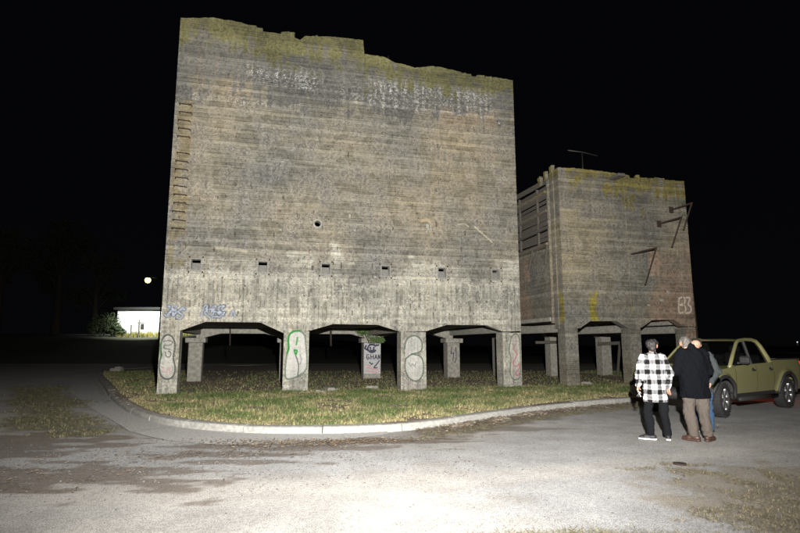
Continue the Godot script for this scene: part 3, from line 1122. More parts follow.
	quad(g, Vector3(7.31, 0.35, zf), Vector3(7.31, 1.68, zf), Vector3(8.05, 1.68, zf), Vector3(8.05, 0.35, zf))
	mat("spray_white", lin(0.5, 0.5, 0.5), 0.8)
	triplanar(M.spray_white, M.t_grain, 1.3)
	obj("graffiti", g, M.spray_white, t)
	mat("spray_navy", lin(0.02, 0.02, 0.045), 0.7)
	mat("spray_pink", lin(0.42, 0.25, 0.26), 0.8)
	var face := []
	for k in 15:
		var an := 0.6 + k * 0.37
		face.append_array([7.66 + 0.19 * cos(an), 1.45 + 0.17 * sin(an)])
	ribbon_part(t, [face, [7.40, 1.58, 7.34, 1.45, 7.46, 1.38], [7.58, 1.5, 7.60, 1.44], [7.74, 1.5, 7.74, 1.43], [7.58, 1.38, 7.66, 1.34, 7.76, 1.4], [7.86, 1.58, 7.97, 1.6]], 0.075, zf + 0.003, M.spray_navy)
	# letters G H A N
	ribbon_part(t, [[7.53, 1.17, 7.45, 1.18, 7.42, 1.07, 7.46, 0.98, 7.54, 1.0, 7.53, 1.07, 7.48, 1.07], [7.61, 1.18, 7.62, 0.98], [7.73, 1.18, 7.73, 0.98], [7.62, 1.08, 7.73, 1.08], [7.79, 0.98, 7.84, 1.17, 7.90, 0.98], [7.81, 1.05, 7.88, 1.05], [7.95, 0.98, 7.95, 1.17, 8.02, 0.99, 8.02, 1.17]], 0.04, zf + 0.003, M.spray_navy)
	ribbon_part(t, [[7.55, 0.85, 7.65, 0.75, 7.70, 0.80], [7.75, 0.62, 7.92, 0.80, 8.0, 0.92], [7.78, 0.6, 7.9, 0.6]], 0.05, zf + 0.003, M.spray_navy)
	ribbon_part(t, [[7.42, 0.62, 7.7, 0.56, 7.95, 0.5], [7.40, 0.5, 7.6, 0.44, 7.9, 0.4], [7.45, 0.72, 7.6, 0.68]], 0.06, zf + 0.002, M.spray_pink)
	# faint tags on the other rear pillars
	ribbon_part(t, [[11.40, 1.5, 11.36, 1.2, 11.5, 1.25, 11.45, 0.9], [11.6, 1.5, 11.62, 1.0, 11.55, 0.8]], 0.035, -6.196, M.spray_navy)
	ribbon_part(t, [[3.80, 1.55, 3.9, 1.25, 4.0, 1.55, 4.08, 1.25]], 0.035, -6.196, M.spray_navy)

func ribbon_part(parent: Node, lines: Array, wid: float, z: float, m: Material) -> void:
	var s := st_new()
	for flat in lines:
		for k in range(0, flat.size() - 2, 2):
			var a := Vector2(flat[k], flat[k + 1])
			var b := Vector2(flat[k + 2], flat[k + 3])
			var n := (b - a).normalized().orthogonal() * wid * 0.5
			var e := (b - a).normalized() * wid * 0.25
			a -= e
			b += e
			var zz := z + 0.0004 * (k % 4)
			quad(s, Vector3(a.x + n.x, a.y + n.y, zz), Vector3(b.x + n.x, b.y + n.y, zz), Vector3(b.x - n.x, b.y - n.y, zz), Vector3(a.x - n.x, a.y - n.y, zz))
	obj("graffiti", s, m, parent)

func small_silo() -> void:
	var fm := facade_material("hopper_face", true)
	var t := thing("concrete_silo", "lower concrete silo with mossy top, open plank side and rusty bent brackets", "silo", silo_to_world(Vector3(13.53, 0, 0)), SILO_TURN)
	var top := [0.0, 8.22, 0.9, 8.26, 2.2, 8.22, 3.1, 8.16, 3.14, 8.05, 3.4, 8.05, 3.45, 8.12, 4.3, 8.12, 4.35, 8.17, 4.7, 8.17, 4.75, 8.1, 5.65, 8.12]
	var ol := rough_run(top, 0.035, 0.1, 31.0)
	ol.append_array([5.65, 2.3, 5.11, 2.3, 4.68, 2.56, 3.69, 2.53, 3.23, 2.25, 2.65, 2.22, 2.17, 2.48, 1.04, 2.46, 0.62, 2.2, 0.0, 2.2])
	var wall := CSGCombiner3D.new()
	wall.name = "front_wall"
	t.add_child(wall)
	var pg := CSGPolygon3D.new()
	pg.polygon = outline_of(ol)
	pg.depth = 0.34
	pg.material = fm
	wall.add_child(pg)
	for h in [[1.6, 3.6, 0.08, 0.06], [2.6, 4.4, 0.1, 0.05], [4.2, 3.3, 0.2, 0.1], [4.5, 3.6, 0.12, 0.16], [3.6, 3.1, 0.14, 0.06], [2.4, 5.2, 0.08, 0.06], [3.9, 5.9, 0.08, 0.05], [1.1, 4.9, 0.12, 0.04]]:
		csg_box(wall, Vector3(h[0], h[1], 0.0), Vector3(h[2], h[3], 0.12), M.old_concrete)
	# proud pilasters
	for p in [[2.92, 0.24, 8.0, 0.035], [5.36, 0.44, 7.95, 0.05]]:
		var s := st_new()
		cbox(s, Vector3(p[0], (2.7 + p[2]) * 0.5, p[3] * 0.5), Vector3(p[1], p[2] - 2.7, p[3] + 0.02), 0.015)
		obj("pilaster", s, fm, t)
	# front pillars
	for p in [[0.0, 0.52], [2.68, 3.17], [5.13, 5.64]]:
		var s := st_new()
		prism(s, PackedVector2Array([Vector2(p[0] + 0.004, -0.1), Vector2(p[1] - 0.004, -0.1), Vector2(p[1] - 0.004, 2.24), Vector2(p[0] + 0.004, 2.24)]), -0.5, -0.005)
		obj("pillar", s, fm, t)
	# corner post and the left side: solid panel below, planks above
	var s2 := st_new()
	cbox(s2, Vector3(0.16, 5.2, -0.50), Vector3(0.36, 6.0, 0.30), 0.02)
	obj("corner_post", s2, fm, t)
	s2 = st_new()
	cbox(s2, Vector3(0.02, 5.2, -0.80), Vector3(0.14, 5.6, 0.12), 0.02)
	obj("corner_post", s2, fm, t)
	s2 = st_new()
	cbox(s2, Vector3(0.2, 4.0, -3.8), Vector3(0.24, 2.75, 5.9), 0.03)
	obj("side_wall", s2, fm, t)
	s2 = st_new()
	cbox(s2, Vector3(0.12, 2.56, -3.75), Vector3(0.42, 0.16, 5.8), 0.02)
	obj("edge_beam", s2, M.old_concrete, t)
	# planks of the open upper side, one by one
	var y := 5.42
	var n := 0
	while y < 8.1:
		var hh := [0.20, 0.17, 0.23, 0.15, 0.21][n % 5] as float
		if n >= 0:
			var s := st_new()
			var z1 := -0.7 - 0.02 * sin(n * 3.1)
			var z0 := -5.9 + 0.5 * sin(n * 1.9)
			var sag := 0.05 * sin(n * 2.7)
			bar(s, Vector3(0.14 + 0.08 * sin(n * 1.3), y + hh * 0.5, z1), Vector3(0.14 + 0.09 * sin(n * 4.1), y + hh * 0.5 + sag, z0), 0.05, hh - 0.02, 0.008)
			obj("plank", s, M.old_timber, t)
		y += hh + (0.012 if n % 4 else 0.035)
		n += 1
	for z in [-1.75, -3.3]:
		var s := st_new()
		cbox(s, Vector3(0.06, 6.7, z), Vector3(0.08, 2.3, 0.10), 0.01)
		obj("post", s, M.old_timber, t)
	s2 = st_new()
	bar(s2, Vector3(0.0, 6.12, -0.75), Vector3(0.0, 6.02, -5.6), 0.12, 0.10)
	obj("rail", s2, M.old_timber, t)
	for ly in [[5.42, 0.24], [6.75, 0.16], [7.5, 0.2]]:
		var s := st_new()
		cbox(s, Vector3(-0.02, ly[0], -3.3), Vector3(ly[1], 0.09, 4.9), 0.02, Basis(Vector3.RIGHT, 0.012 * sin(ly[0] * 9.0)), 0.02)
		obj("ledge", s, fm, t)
	for b in [[4.66, -2.55, 5.42, -2.15], [4.9, -2.1, 5.35, -1.75], [4.7, -1.2, 5.5, -0.95]]:
		var s := st_new()
		bar(s, Vector3(-0.02, b[0], b[1]), Vector3(-0.02, b[2], b[3]), 0.06, 0.08)
		obj("brace", s, M.old_timber, t)
	# dark inside, right side and back
	s2 = st_new()
	cbox(s2, Vector3(5.5, 5.2, -3.4), Vector3(0.26, 5.6, 6.0), 0.02)
	obj("side_wall", s2, M.old_concrete, t)
	s2 = st_new()
	cbox(s2, Vector3(2.85, 5.2, -6.5), Vector3(5.5, 5.6, 0.3), 0.02)
	obj("back_wall", s2, M.old_concrete, t)
	s2 = st_new()
	cbox(s2, Vector3(2.85, 2.72, -3.4), Vector3(5.0, 0.22, 6.0), 0.02)
	obj("bunker_floor", s2, M.old_concrete, t)
	# broken stubs along the roof edge
	for b in [[0.1, 8.35, -0.6, 0.3], [0.05, 8.3, -1.0, 0.22], [0.1, 8.24, -1.5, 0.16], [3.6, 8.2, -0.2, 0.14], [4.5, 8.2, -0.25, 0.1]]:
		var s := st_new()
		cbox(s, Vector3(b[0], b[1] - 0.1, b[2]), Vector3(0.14, 0.2 + b[3], 0.2), 0.03, Basis(Vector3(1, 0, 0.3).normalized(), 0.2 * b[2]), 0.02)
		obj("broken_stub", s, fm, t)
	# rear pillars with haunched beams
	for x in [0.37, 3.17, 6.0]:
		var s := st_new()
		cbox(s, Vector3(x, 1.0, -6.45), Vector3(0.52, 2.2, 0.55), 0.02)
		obj("pillar", s, M.old_concrete, t)
		s = st_new()
		cbox(s, Vector3(x - 0.02, 2.22, -3.4), Vector3(0.32, 0.3, 5.7), 0.02)
		obj("cross_beam", s, M.old_concrete, t)
	for xa in [0.37, 3.17]:
		var s := st_new()
		var xb: float = xa + 2.8
		prism(s, PackedVector2Array([Vector2(xa + 0.02, 2.1), Vector2(xa + 0.26, 1.95), Vector2(xa + 0.75, 2.3), Vector2(xb - 0.75, 2.3), Vector2(xb - 0.26, 1.95), Vector2(xb - 0.02, 2.1), Vector2(xb - 0.02, 2.62), Vector2(xa + 0.02, 2.62)]), -6.66, -6.22)
		obj("arch_beam", s, M.old_concrete, t)
	# rusty brackets sticking out of the front
	for b in [[2.95, 5.02, 1.35, 1.25, -0.28], [4.31, 6.28, 1.15, 1.05, -0.25], [4.92, 6.88, 1.05, 0.95, -0.2]]:
		var s := st_new()
		bar(s, Vector3(b[0], b[1], -0.05), Vector3(b[0] + 0.05, b[1] + 0.02, b[2]), 0.055, 0.055)
		var br := obj("bracket", s, M.rust, t)
		s = st_new()
		cbox(s, Vector3(b[0], b[1], 0.012), Vector3(0.2, 0.26, 0.03), 0.008)
		obj("wall_plate", s, M.rust, br)
		s = st_new()
		bar(s, Vector3(b[0] + 0.05, b[1] + 0.01, b[2] - 0.03), Vector3(b[0] + b[4] * 0.4, b[1] - b[3], b[2] * 0.62), 0.045, 0.045)
		obj("hanging_arm", s, M.rust, br)
	var s3 := st_new(true)
	tube(s3, [Vector3(2.1, 1.72, -6.14), Vector3(3.6, 1.74, -6.14)], [0.07], 8)
	obj("tie_bar", s3, M.old_timber, t)
	s3 = st_new(true)
	lathe(s3, [[0.0, 0.05], [0.06, 0.05], [0.13, 0.02], [0.13, -0.03]], Basis.IDENTITY, Vector3(3.5, 1.74, -6.03), 14)
	obj("tie_plate", s3, M.sheet_steel, t)

# ------------------------------------------------------------------ background
func leaf_cloud(st: SurfaceTool, blobs: Array, count: int, size: float, r2: RandomNumberGenerator) -> void:
	# leaf-sized faces spread through a few overlapping volumes
	for k in count:
		var b: Array = blobs[r2.randi() % blobs.size()]
		var dir := Vector3(r2.randfn(), r2.randfn(), r2.randfn()).normalized()
		var rr := pow(r2.randf(), 0.45)
		var c: Vector3 = b[0] + dir * rr * Vector3(b[1], b[2], b[1])
		var u := Vector3(r2.randfn(), r2.randfn(), r2.randfn()).normalized()
		var w := u.cross(Vector3(r2.randfn(), r2.randfn(), r2.randfn()).normalized()).normalized()
		var s := size * r2.randf_range(0.6, 1.3)
		tri(st, c - u * s, c + w * s * 0.45, c + u * s)
		tri(st, c - u * s, c + u * s, c - w * s * 0.45)

func tree(label: String, x: float, d: float, h: float, sd: int) -> void:
	var r2 := RandomNumberGenerator.new()
	r2.seed = sd
	var t := thing("tree", label, "tree", wpos(x, ground_y(x, d) - 0.06, d), 0.0, "dark trees beyond the left lane")
	var tr := st_new(true)
	tube(tr, [Vector3(0, 0, 0), Vector3(0.1, h * 0.25, 0.05), Vector3(-0.05, h * 0.5, 0.1), Vector3(0.1, h * 0.8, 0.0)], [h * 0.04, h * 0.03, h * 0.022, h * 0.008], 8)
	var blobs := []
	for k in 9:
		var an := TAU * k / 9.0 + r2.randf()
		var hh := h * r2.randf_range(0.42, 0.86)
		var rad := h * r2.randf_range(0.12, 0.26) * (1.15 - hh / h * 0.5)
		var tip := Vector3(cos(an) * rad, hh, sin(an) * rad)
		tube(tr, [Vector3(0, hh * 0.6, 0), tip * Vector3(0.6, 0.92, 0.6), tip], [h * 0.012, h * 0.007, h * 0.003], 5)
		blobs.append([tip, h * r2.randf_range(0.1, 0.16), h * r2.randf_range(0.08, 0.13)])
	obj("trunk", tr, M.bark, t)
	var cr := st_new()
	leaf_cloud(cr, blobs, 2600, h * 0.018, r2)
	obj("crown", cr, M.tree_leaf, t)

func background() -> void:
	# white building on the rise at far left, lit by a street lamp
	var b := thing("white_building", "low white building on the rise at far left, lit by a street lamp", "building", wpos(-36.1, 3.1, 75.0), 0.0)
	var s := st_new()
	cbox(s, Vector3(0, 1.6, -3.0), Vector3(7.2, 3.5, 6.0), 0.03)
	obj("wall", s, M.white_render, b)
	s = st_new()
	cbox(s, Vector3(0, 3.55, -2.9), Vector3(7.8, 0.35, 7.0), 0.05)
	obj("roof", s, M.roof_felt, b)
	var l := thing("street_lamp", "lit street lamp with arm glowing yellow beside the tall silo", "street lamp", wpos(-29.6, ground_y(-29.6, 66.0), 66.0))
	s = st_new(true)
	tube(s, [Vector3(0, -0.1, 0), Vector3(0, 7.6, 0)], [0.11, 0.07], 8)
	obj("pole", s, M.dark_steel, l)
	s = st_new(true)
	tube(s, [Vector3(0, 7.4, 0), Vector3(-0.7, 7.75, 0), Vector3(-1.55, 7.8, 0)], [0.05], 6)
	obj("arm", s, M.dark_steel, l)
	s = st_new(true)
	lathe(s, [[0.0, 0.18], [0.12, 0.16], [0.34, 0.05], [0.37, 0.0]], Basis(Vector3.RIGHT, -PI / 2), Vector3(-1.85, 7.70, 0), 12)
	obj("shade", s, M.dark_steel, l)
	s = st_new(true)
	lathe(s, [[0.0, 0.36], [0.18, 0.32], [0.3, 0.19], [0.36, 0.0], [0.3, -0.19], [0.18, -0.31], [0.0, -0.36]], Basis(Vector3.RIGHT, -PI / 2), Vector3(-1.85, 7.45, 0), 14)
	obj("lamp_bulb", s, M.lamp_glow, l)
	var sp := SpotLight3D.new()
	sp.name = "street_lamp_light"
	l.add_child(sp)
	sp.position = Vector3(-1.85, 7.3, -0.5)
	sp.look_at(l.position + Vector3(-3.6, 0.6, -8.0))
	sp.light_color = Color(0.98, 1.0, 0.96)
	sp.light_energy = 420.0
	sp.spot_range = 60.0
	sp.spot_attenuation = 2.0
	sp.spot_angle = 50.0
	sp.spot_angle_attenuation = 0.8
	sp.light_size = 0.25
	sp.shadow_enabled = true
	# sign and stub post in silhouette before the white wall
	var sg := thing("road_sign", "small boxy sign on a post silhouetted against the white building", "sign", wpos(-33.6, ground_y(-33.6, 69.0) - 0.05, 69.0))
	s = st_new()
	cbox(s, Vector3(0, 1.1, 0), Vector3(0.16, 2.3, 0.16), 0.02)
	obj("post", s, M.old_timber, sg)
	s = st_new()
	cbox(s, Vector3(0.25, 1.85, 0), Vector3(0.95, 0.16, 0.14), 0.02)
	obj("arm", s, M.old_timber, sg)
	s = st_new()
	cbox(s, Vector3(0.42, 1.35, 0), Vector3(0.42, 0.75, 0.10), 0.02)
	obj("panel", s, M.dark_steel, sg)
	s = st_new()
	cbox(s, Vector3(0, 0.75, 0), Vector3(0.14, 1.5, 0.14), 0.02)
	cbox(s, Vector3(0, 1.52, 0), Vector3(0.2, 0.06, 0.2), 0.02)
	var po := obj("stub_post", s, M.old_timber)
	po.position = wpos(-34.6, ground_y(-34.6, 69.0) - 0.05, 69.0)
	tag(po, "short dark post left of the sign before the white building", "post")
	var bush := thing("bush", "dark bush against the left end of the white building", "bush", wpos(-37.6, ground_y(-37.6, 70.0) - 0.05, 70.0))
	s = st_new(true)
	for k in 5:
		tube(s, [Vector3(0, 0, 0), Vector3(cos(k * 1.3) * 0.4, 1.0, sin(k * 1.3) * 0.3), Vector3(cos(k * 1.3) * 0.8, 2.2, sin(k * 1.3) * 0.6)], [0.06, 0.03, 0.01], 5)
	obj("stems", s, M.bark, bush)
	s = st_new()
	var r2 := RandomNumberGenerator.new()
	r2.seed = 91
	leaf_cloud(s, [[Vector3(-1.2, 1.6, 0), 1.2, 1.6], [Vector3(0, 1.7, 0), 1.0, 1.5], [Vector3(0.7, 0.9, 0.2), 0.7, 0.9], [Vector3(-2.2, 1.2, 0), 1.0, 1.2], [Vector3(1.3, 0.5, 0.0), 0.6, 0.5]], 1800, 0.17, r2)
	obj("foliage", s, M.tree_leaf, bush)
	# weeds lit by the lamp
	s = st_new()
	for k in 700:
		var p := Vector3(r2.randf_range(-3.5, 5.0), 0, r2.randf_range(-3.5, 2.0))
		p.y = ground_y(-33.0 + p.x, 70.5 - p.z) - 0.06
		var lean := Vector3(r2.randf_range(-0.2, 0.2), r2.randf_range(0.25, 0.7), r2.randf_range(-0.2, 0.2))
		tri(s, p - Vector3(0.04, 0, 0), p + lean, p + Vector3(0.04, 0, 0))
	var wd := obj("weeds", s, mat("lamp_weed", lin(0.16, 0.14, 0.03), 0.9))
	wd.position = wpos(-33.0, 0.0, 70.5)
	tag(wd, "yellow green weeds under the street lamp at far left", "weeds", "", "stuff")
	tree("dark tree nearest the left edge of the picture, hardly visible", -74.0, 98.0, 22.0, 5)
	tree("tallest dark tree between the left edge and the white building", -72.0, 112.0, 26.0, 6)
	tree("dark slender tree just left of the white building", -60.0, 105.0, 18.0, 8)
	# slim pole right of the lower silo
	s = st_new(true)
	tube(s, [Vector3(0, -0.2, 0), Vector3(0, 2.4, 0), Vector3(-0.04, 4.5, 0)], [0.07, 0.06, 0.05], 8)
	tube(s, [Vector3(-0.12, 4.3, 0), Vector3(0.06, 4.34, 0)], [0.025], 6)
	var up := obj("utility_pole", s, M.rust)
	up.position = wpos(13.25, 0, 24.0)
	tag(up, "slim rusty pole standing at the right corner of the lower silo", "pole")
	# far lamp at the right edge
	var fl := thing("yard_lamp", "tiny pale lamp far away above the pickup bed", "lamp", wpos(88.6, -0.06, 120.0))
	s = st_new(true)
	tube(s, [Vector3(0, 0, 0), Vector3(0, 2.2, 0)], [0.09, 0.06], 6)
	obj("pole", s, M.dark_steel, fl)
	s = st_new(true)
	lathe(s, [[0.0, 0.12], [0.1, 0.08], [0.13, 0.0], [0.1, -0.08], [0.0, -0.12]], Basis.IDENTITY, Vector3(0, 2.3, 0), 10)
	var dim := mat("far_lamp_glow", Color(0.9, 0.9, 1.0), 0.5)
	dim.emission_enabled = true
	dim.emission = Color(0.9, 0.92, 1.0)
	dim.emission_energy_multiplier = 1.2
	obj("lamp_bulb", s, dim, fl)
	var ol := OmniLight3D.new()
	ol.name = "yard_lamp_light"
	fl.add_child(ol)
	ol.position = Vector3(0, 2.3, 0)
	ol.light_energy = 0.5
	ol.light_size = 0.1
	ol.omni_range = 30.0
	ol.omni_attenuation = 2.0
	ol.shadow_enabled = true

# ------------------------------------------------------------------ pickup truck: x runs back from the front bumper, +z is the side we see
func body_w(x: float, y: float) -> float:
	var w := 0.905
	w -= 0.055 * ss(0.72, 0.42, y)
	w -= 0.05 * pow(maxf(0.0, y - 0.92) / 0.3, 2.0)
	w += 0.012 * ss(0.05, 0.0, absf(y - 0.93))
	w -= 0.16 * pow(clampf((0.75 - x) / 0.75, 0.0, 1.0), 2.0)
	w -= 0.03 * pow(clampf((x - 4.9) / 0.4, 0.0, 1.0), 2.0)
	for ax in [0.95, 4.2]:
		var r := sqrt(pow(x - ax, 2.0) + pow(y - 0.4, 2.0))
		w += 0.045 * ss(0.62, 0.5, r)
	return w

func body_low(x: float) -> float:
	var y := 0.45
	for ax in [0.95, 4.2]:
		var dx: float = absf(x - ax)
		if dx < 0.48:
			y = maxf(y, 0.4 + sqrt(maxf(0.0, 0.48 * 0.48 - dx * dx)))
	return y

func body_high(x: float) -> float:
	if x < 1.6:
		return 0.99 + 0.10 * ss(0.1, 1.6, x)
	if x < 3.55:
		return 1.12 + 0.05 * (x - 1.6) / 1.9
	return 1.235

func side_panel(x0: float, x1: float, side: float, nx: int) -> SurfaceTool:
	var st := st_new(true)
	grid(st, nx, 14, func(u: float, v: float) -> Vector3:
		var x := lerpf(x0, x1, u)
		var y := lerpf(body_low(x), body_high(x), v)
		return Vector3(x, y, side * body_w(x, y)))
	return st

func pickup() -> void:
	var t := thing("pickup_truck", "lime green double-cab pickup truck parked at the right edge", "pickup truck", wpos(6.0, 0.0, 12.5), 0.583)
	var paint: Material = M.lime_paint
	for side in [1.0, -1.0]:
		obj("front_fender", side_panel(0.16, 1.56, side, 40), paint, t)
		for dr in [["front_door", 1.572, 2.60], ["rear_door", 2.612, 3.50]]:
			var o := obj(dr[0], side_panel(dr[1], dr[2], side, 16), paint, t)
			var hx: float = dr[2] - 0.18
			var s := st_new()
			cbox(s, Vector3(hx, 1.0, side * (body_w(hx, 1.0) + 0.022)), Vector3(0.17, 0.035, 0.03), 0.01)
			obj("handle", s, M.black_plastic, o)
			s = st_new(true)
			lathe(s, [[0.0, 0.0], [0.06, 0.0], [0.075, 0.006]], Basis(Vector3.UP, 0.0 if side > 0 else PI), Vector3(hx - 0.01, 0.985, side * (body_w(hx, 1.0) + 0.004)), 14)
			obj("handle_cup", s, M.black_plastic, o)
		obj("bed_side", side_panel(3.512, 5.22, side, 48), paint, t)
		# black arch trims
		for ax in [0.95, 4.2]:
			var pts := []
			for k in 21:
				var an := PI * (-0.06 + 1.12 * k / 20.0)
				var px: float = ax + cos(an) * 0.495
				var py := 0.4 + sin(an) * 0.495
				if py > 0.36:
					pts.append(Vector3(px, py, side * (body_w(px, py) + 0.004)))
			var s := st_new(true)
			tube(s, pts, [0.042], 8)
			obj("arch_trim", s, M.black_plastic, t)
		# sill, side step, mirror
		var sl := st_new()
		cbox(sl, Vector3(2.57, 0.43, side * 0.80), Vector3(2.1, 0.16, 0.12), 0.03)
		obj("sill", sl, M.black_plastic, t)
		sl = st_new(true)
		tube(sl, [Vector3(1.62, 0.36, side * 0.90), Vector3(3.55, 0.36, side * 0.90)], [0.05], 8)
		obj("side_step", sl, M.black_plastic, t)
		sl = st_new()
		cbox(sl, Vector3(1.80, 1.25, side * 1.01), Vector3(0.12, 0.19, 0.22), 0.04)
		bar(sl, Vector3(1.82, 1.17, side * 0.84), Vector3(1.82, 1.2, side * 0.94), 0.06, 0.05)
		obj("wing_mirror", sl, M.black_plastic, t)
		# cab rails: windscreen pillar, roof edge and rear pillar in one swept strip, door pillar in black
		sl = st_new(true)
		var rail := [Vector3(1.50, 1.09, side * 0.80), Vector3(1.86, 1.38, side * 0.735), Vector3(2.20, 1.63, side * 0.665), Vector3(2.36, 1.70, side * 0.64), Vector3(2.7, 1.735, side * 0.63), Vector3(3.05, 1.735, side * 0.63), Vector3(3.27, 1.70, side * 0.635), Vector3(3.40, 1.58, side * 0.665), Vector3(3.50, 1.36, side * 0.735), Vector3(3.56, 1.16, side * 0.80)]
		tube(sl, rail, [0.045, 0.042, 0.042, 0.045, 0.045, 0.048, 0.055, 0.065, 0.07, 0.075], 10)
		obj("cab_rail", sl, paint, t)
		sl = st_new()
		bar(sl, Vector3(2.58, 1.13, side * 0.80), Vector3(2.62, 1.70, side * 0.635), 0.05, 0.07)
		obj("door_pillar", sl, M.black_plastic, t)
		for pane in [[[1.62, 1.14, 0.795], [2.24, 1.62, 0.662], [2.36, 1.68, 0.645], [2.58, 1.70, 0.638], [2.55, 1.145, 0.795]], [[2.61, 1.15, 0.795], [2.65, 1.70, 0.638], [3.05, 1.70, 0.64], [3.25, 1.66, 0.65], [3.36, 1.56, 0.68], [3.49, 1.17, 0.795]]]:
			var s := st_new()
			for k in range(1, pane.size() - 1):
				var q := []
				for e in [0, k, k + 1]:
					q.append(Vector3(pane[e][0], pane[e][1], side * pane[e][2]))
				tri_out(s, q[0], q[1], q[2], Vector3(2.6, 1.0, 0))
			obj("side_window", s, M.car_glass, t)
		# lamps
		sl = st_new(true)
		grid(sl, 8, 4, func(u: float, v: float) -> Vector3:
			var x := lerpf(0.10, 0.42, u)
			return Vector3(x, lerpf(0.80, 0.95, v) + 0.05 * u, side * (body_w(x, 0.9) + 0.004 - 0.10 * (1.0 - u) * (1.0 - u))))
		obj("headlight", sl, M.chrome, t)
		sl = st_new()
		cbox(sl, Vector3(5.20, 1.0, side * 0.80), Vector3(0.10, 0.36, 0.16), 0.03)
		obj("tail_light", sl, M.tail_lamp, t)
		var red := OmniLight3D.new()
		red.name = "tail_lamp_light"
		t.add_child(red)
		red.position = Vector3(5.45, 0.98, side * 0.80)
		red.light_color = Color(1.0, 0.30, 0.12)
		red.light_energy = 0.13
		red.light_size = 0.08
		red.omni_range = 30.0
		red.omni_attenuation = 2.0
		red.shadow_enabled = true
		# fog lamp
		sl = st_new(true)
		lathe(sl, [[0.0, -0.01], [0.05, 0.0], [0.055, 0.02]], Basis(Vector3.UP, PI / 2), Vector3(0.01, 0.55, side * 0.62), 12)
		obj("fog_lamp", sl, M.chrome, t)
	# bonnet, roof, screens
	var b := st_new(true)
	grid(b, 16, 16, func(u: float, v: float) -> Vector3:
		var x := lerpf(0.12, 1.60, u)
		var zz := lerpf(-1.0, 1.0, v)
		var w := body_w(x, body_high(x)) - 0.004
		var y := body_high(x) + 0.065 * (1.0 - zz * zz) + 0.03 * ss(0.62, 0.5, absf(zz)) - 0.08 * pow(1.0 - u, 6.0)
		return Vector3(x - 0.06 * (1.0 - zz * zz) * (1.0 - u), y, zz * w))
	obj("bonnet", b, paint, t)
	b = st_new(true)
	grid(b, 10, 10, func(u: float, v: float) -> Vector3:
		var x := lerpf(2.24, 3.34, u)
		var zz := lerpf(-1.0, 1.0, v)
		return Vector3(x, 1.71 + 0.05 * (1.0 - pow(zz, 4.0)) - 0.06 * pow(absf(u - 0.5) * 2.0, 4.0), zz * 0.645))
	obj("roof", b, paint, t)
	b = st_new(true)
	grid(b, 8, 8, func(u: float, v: float) -> Vector3:
		var zz := lerpf(-1.0, 1.0, v)
		return Vector3(lerpf(1.47, 2.27, u) - 0.07 * (1.0 - zz * zz), lerpf(1.12, 1.70, u), zz * lerpf(0.79, 0.64, u)))
	obj("windscreen", b, M.car_glass, t)
	b = st_new(true)
	grid(b, 4, 4, func(u: float, v: float) -> Vector3:
		return Vector3(lerpf(3.56, 3.36, u), lerpf(1.22, 1.67, u), lerpf(-1.0, 1.0, v) * lerpf(0.76, 0.64, u)))
	obj("rear_window", b, M.car_glass, t)
	for k in 2:
		b = st_new(true)
		var z0 := 0.38 * (1 - 2 * k)
		tube(b, [Vector3(1.55, 1.15, z0 + 0.3), Vector3(1.62, 1.24, z0), Vector3(1.58, 1.20, z0 - 0.35)], [0.012], 5)
		obj("wiper", b, M.black_plastic, t)
	# front: grille with bars, bumper
	b = st_new()
	cbox(b, Vector3(0.10, 0.80, 0), Vector3(0.12, 0.34, 1.12), 0.03)
	obj("grille_panel", b, M.black_plastic, t)
	for k in 3:
		b = st_new()
		cbox(b, Vector3(0.035, 0.70 + 0.1 * k, 0), Vector3(0.03, 0.035, 1.04), 0.01)
		obj("grille_bar", b, M.dark_steel, t)
	b = st_new(true)
	tube(b, [Vector3(0.30, 0.52, -0.86), Vector3(0.08, 0.52, -0.7), Vector3(0.0, 0.52, -0.3), Vector3(0.0, 0.52, 0.3), Vector3(0.08, 0.52, 0.7), Vector3(0.30, 0.52, 0.86)], [0.13], 10)
	obj("front_bumper", b, M.black_plastic, t)
	b = st_new()
	cbox(b, Vector3(5.30, 0.58, 0), Vector3(0.16, 0.17, 1.72), 0.04)
	obj("rear_bumper", b, M.dark_steel, t)
	b = st_new()
	cbox(b, Vector3(5.20, 0.95, 0), Vector3(0.06, 0.56, 1.44), 0.02)
	obj("tailgate", b, paint, t)
	# bed
	b = st_new()
	cbox(b, Vector3(4.37, 0.80, 0), Vector3(1.66, 0.05, 1.40), 0.01)
	for s in [-1, 1]:
		cbox(b, Vector3(4.37, 1.0, s * 0.76), Vector3(1.66, 0.46, 0.04), 0.01)
	cbox(b, Vector3(3.56, 0.98, 0), Vector3(0.05, 0.50, 1.50), 0.01)
	obj("bed_liner", b, M.black_plastic, t)
	for s in [-1, 1]:
		b = st_new()
		cbox(b, Vector3(4.37, 1.235, s * 0.80), Vector3(1.70, 0.035, 0.13), 0.012)
		obj("bed_rail", b, M.black_plastic, t)
	# underside and cabin
	b = st_new()
	cbox(b, Vector3(2.65, 0.62, 0), Vector3(1.95, 0.3, 1.5), 0.03)
	cbox(b, Vector3(4.3, 0.60, 0), Vector3(1.6, 0.22, 0.9), 0.03)
	cbox(b, Vector3(0.9, 0.66, 0), Vector3(1.4, 0.34, 0.9), 0.03)
	obj("chassis", b, M.black_plastic, t)
	b = st_new()
	cbox(b, Vector3(1.62, 1.02, 0), Vector3(0.34, 0.16, 1.48), 0.04)
	obj("dashboard", b, M.black_plastic, t)
	for z in [-0.37, 0.37]:
		b = st_new()
		cbox(b, Vector3(2.35, 0.86, z), Vector3(0.5, 0.16, 0.50), 0.05)
		cbox(b, Vector3(2.66, 1.12, z), Vector3(0.14, 0.60, 0.48), 0.05, Basis(Vector3.BACK, -0.2))
		cbox(b, Vector3(2.74, 1.50, z), Vector3(0.09, 0.17, 0.26), 0.04)
		obj("seat", b, M.seat_cloth, t)
	b = st_new()
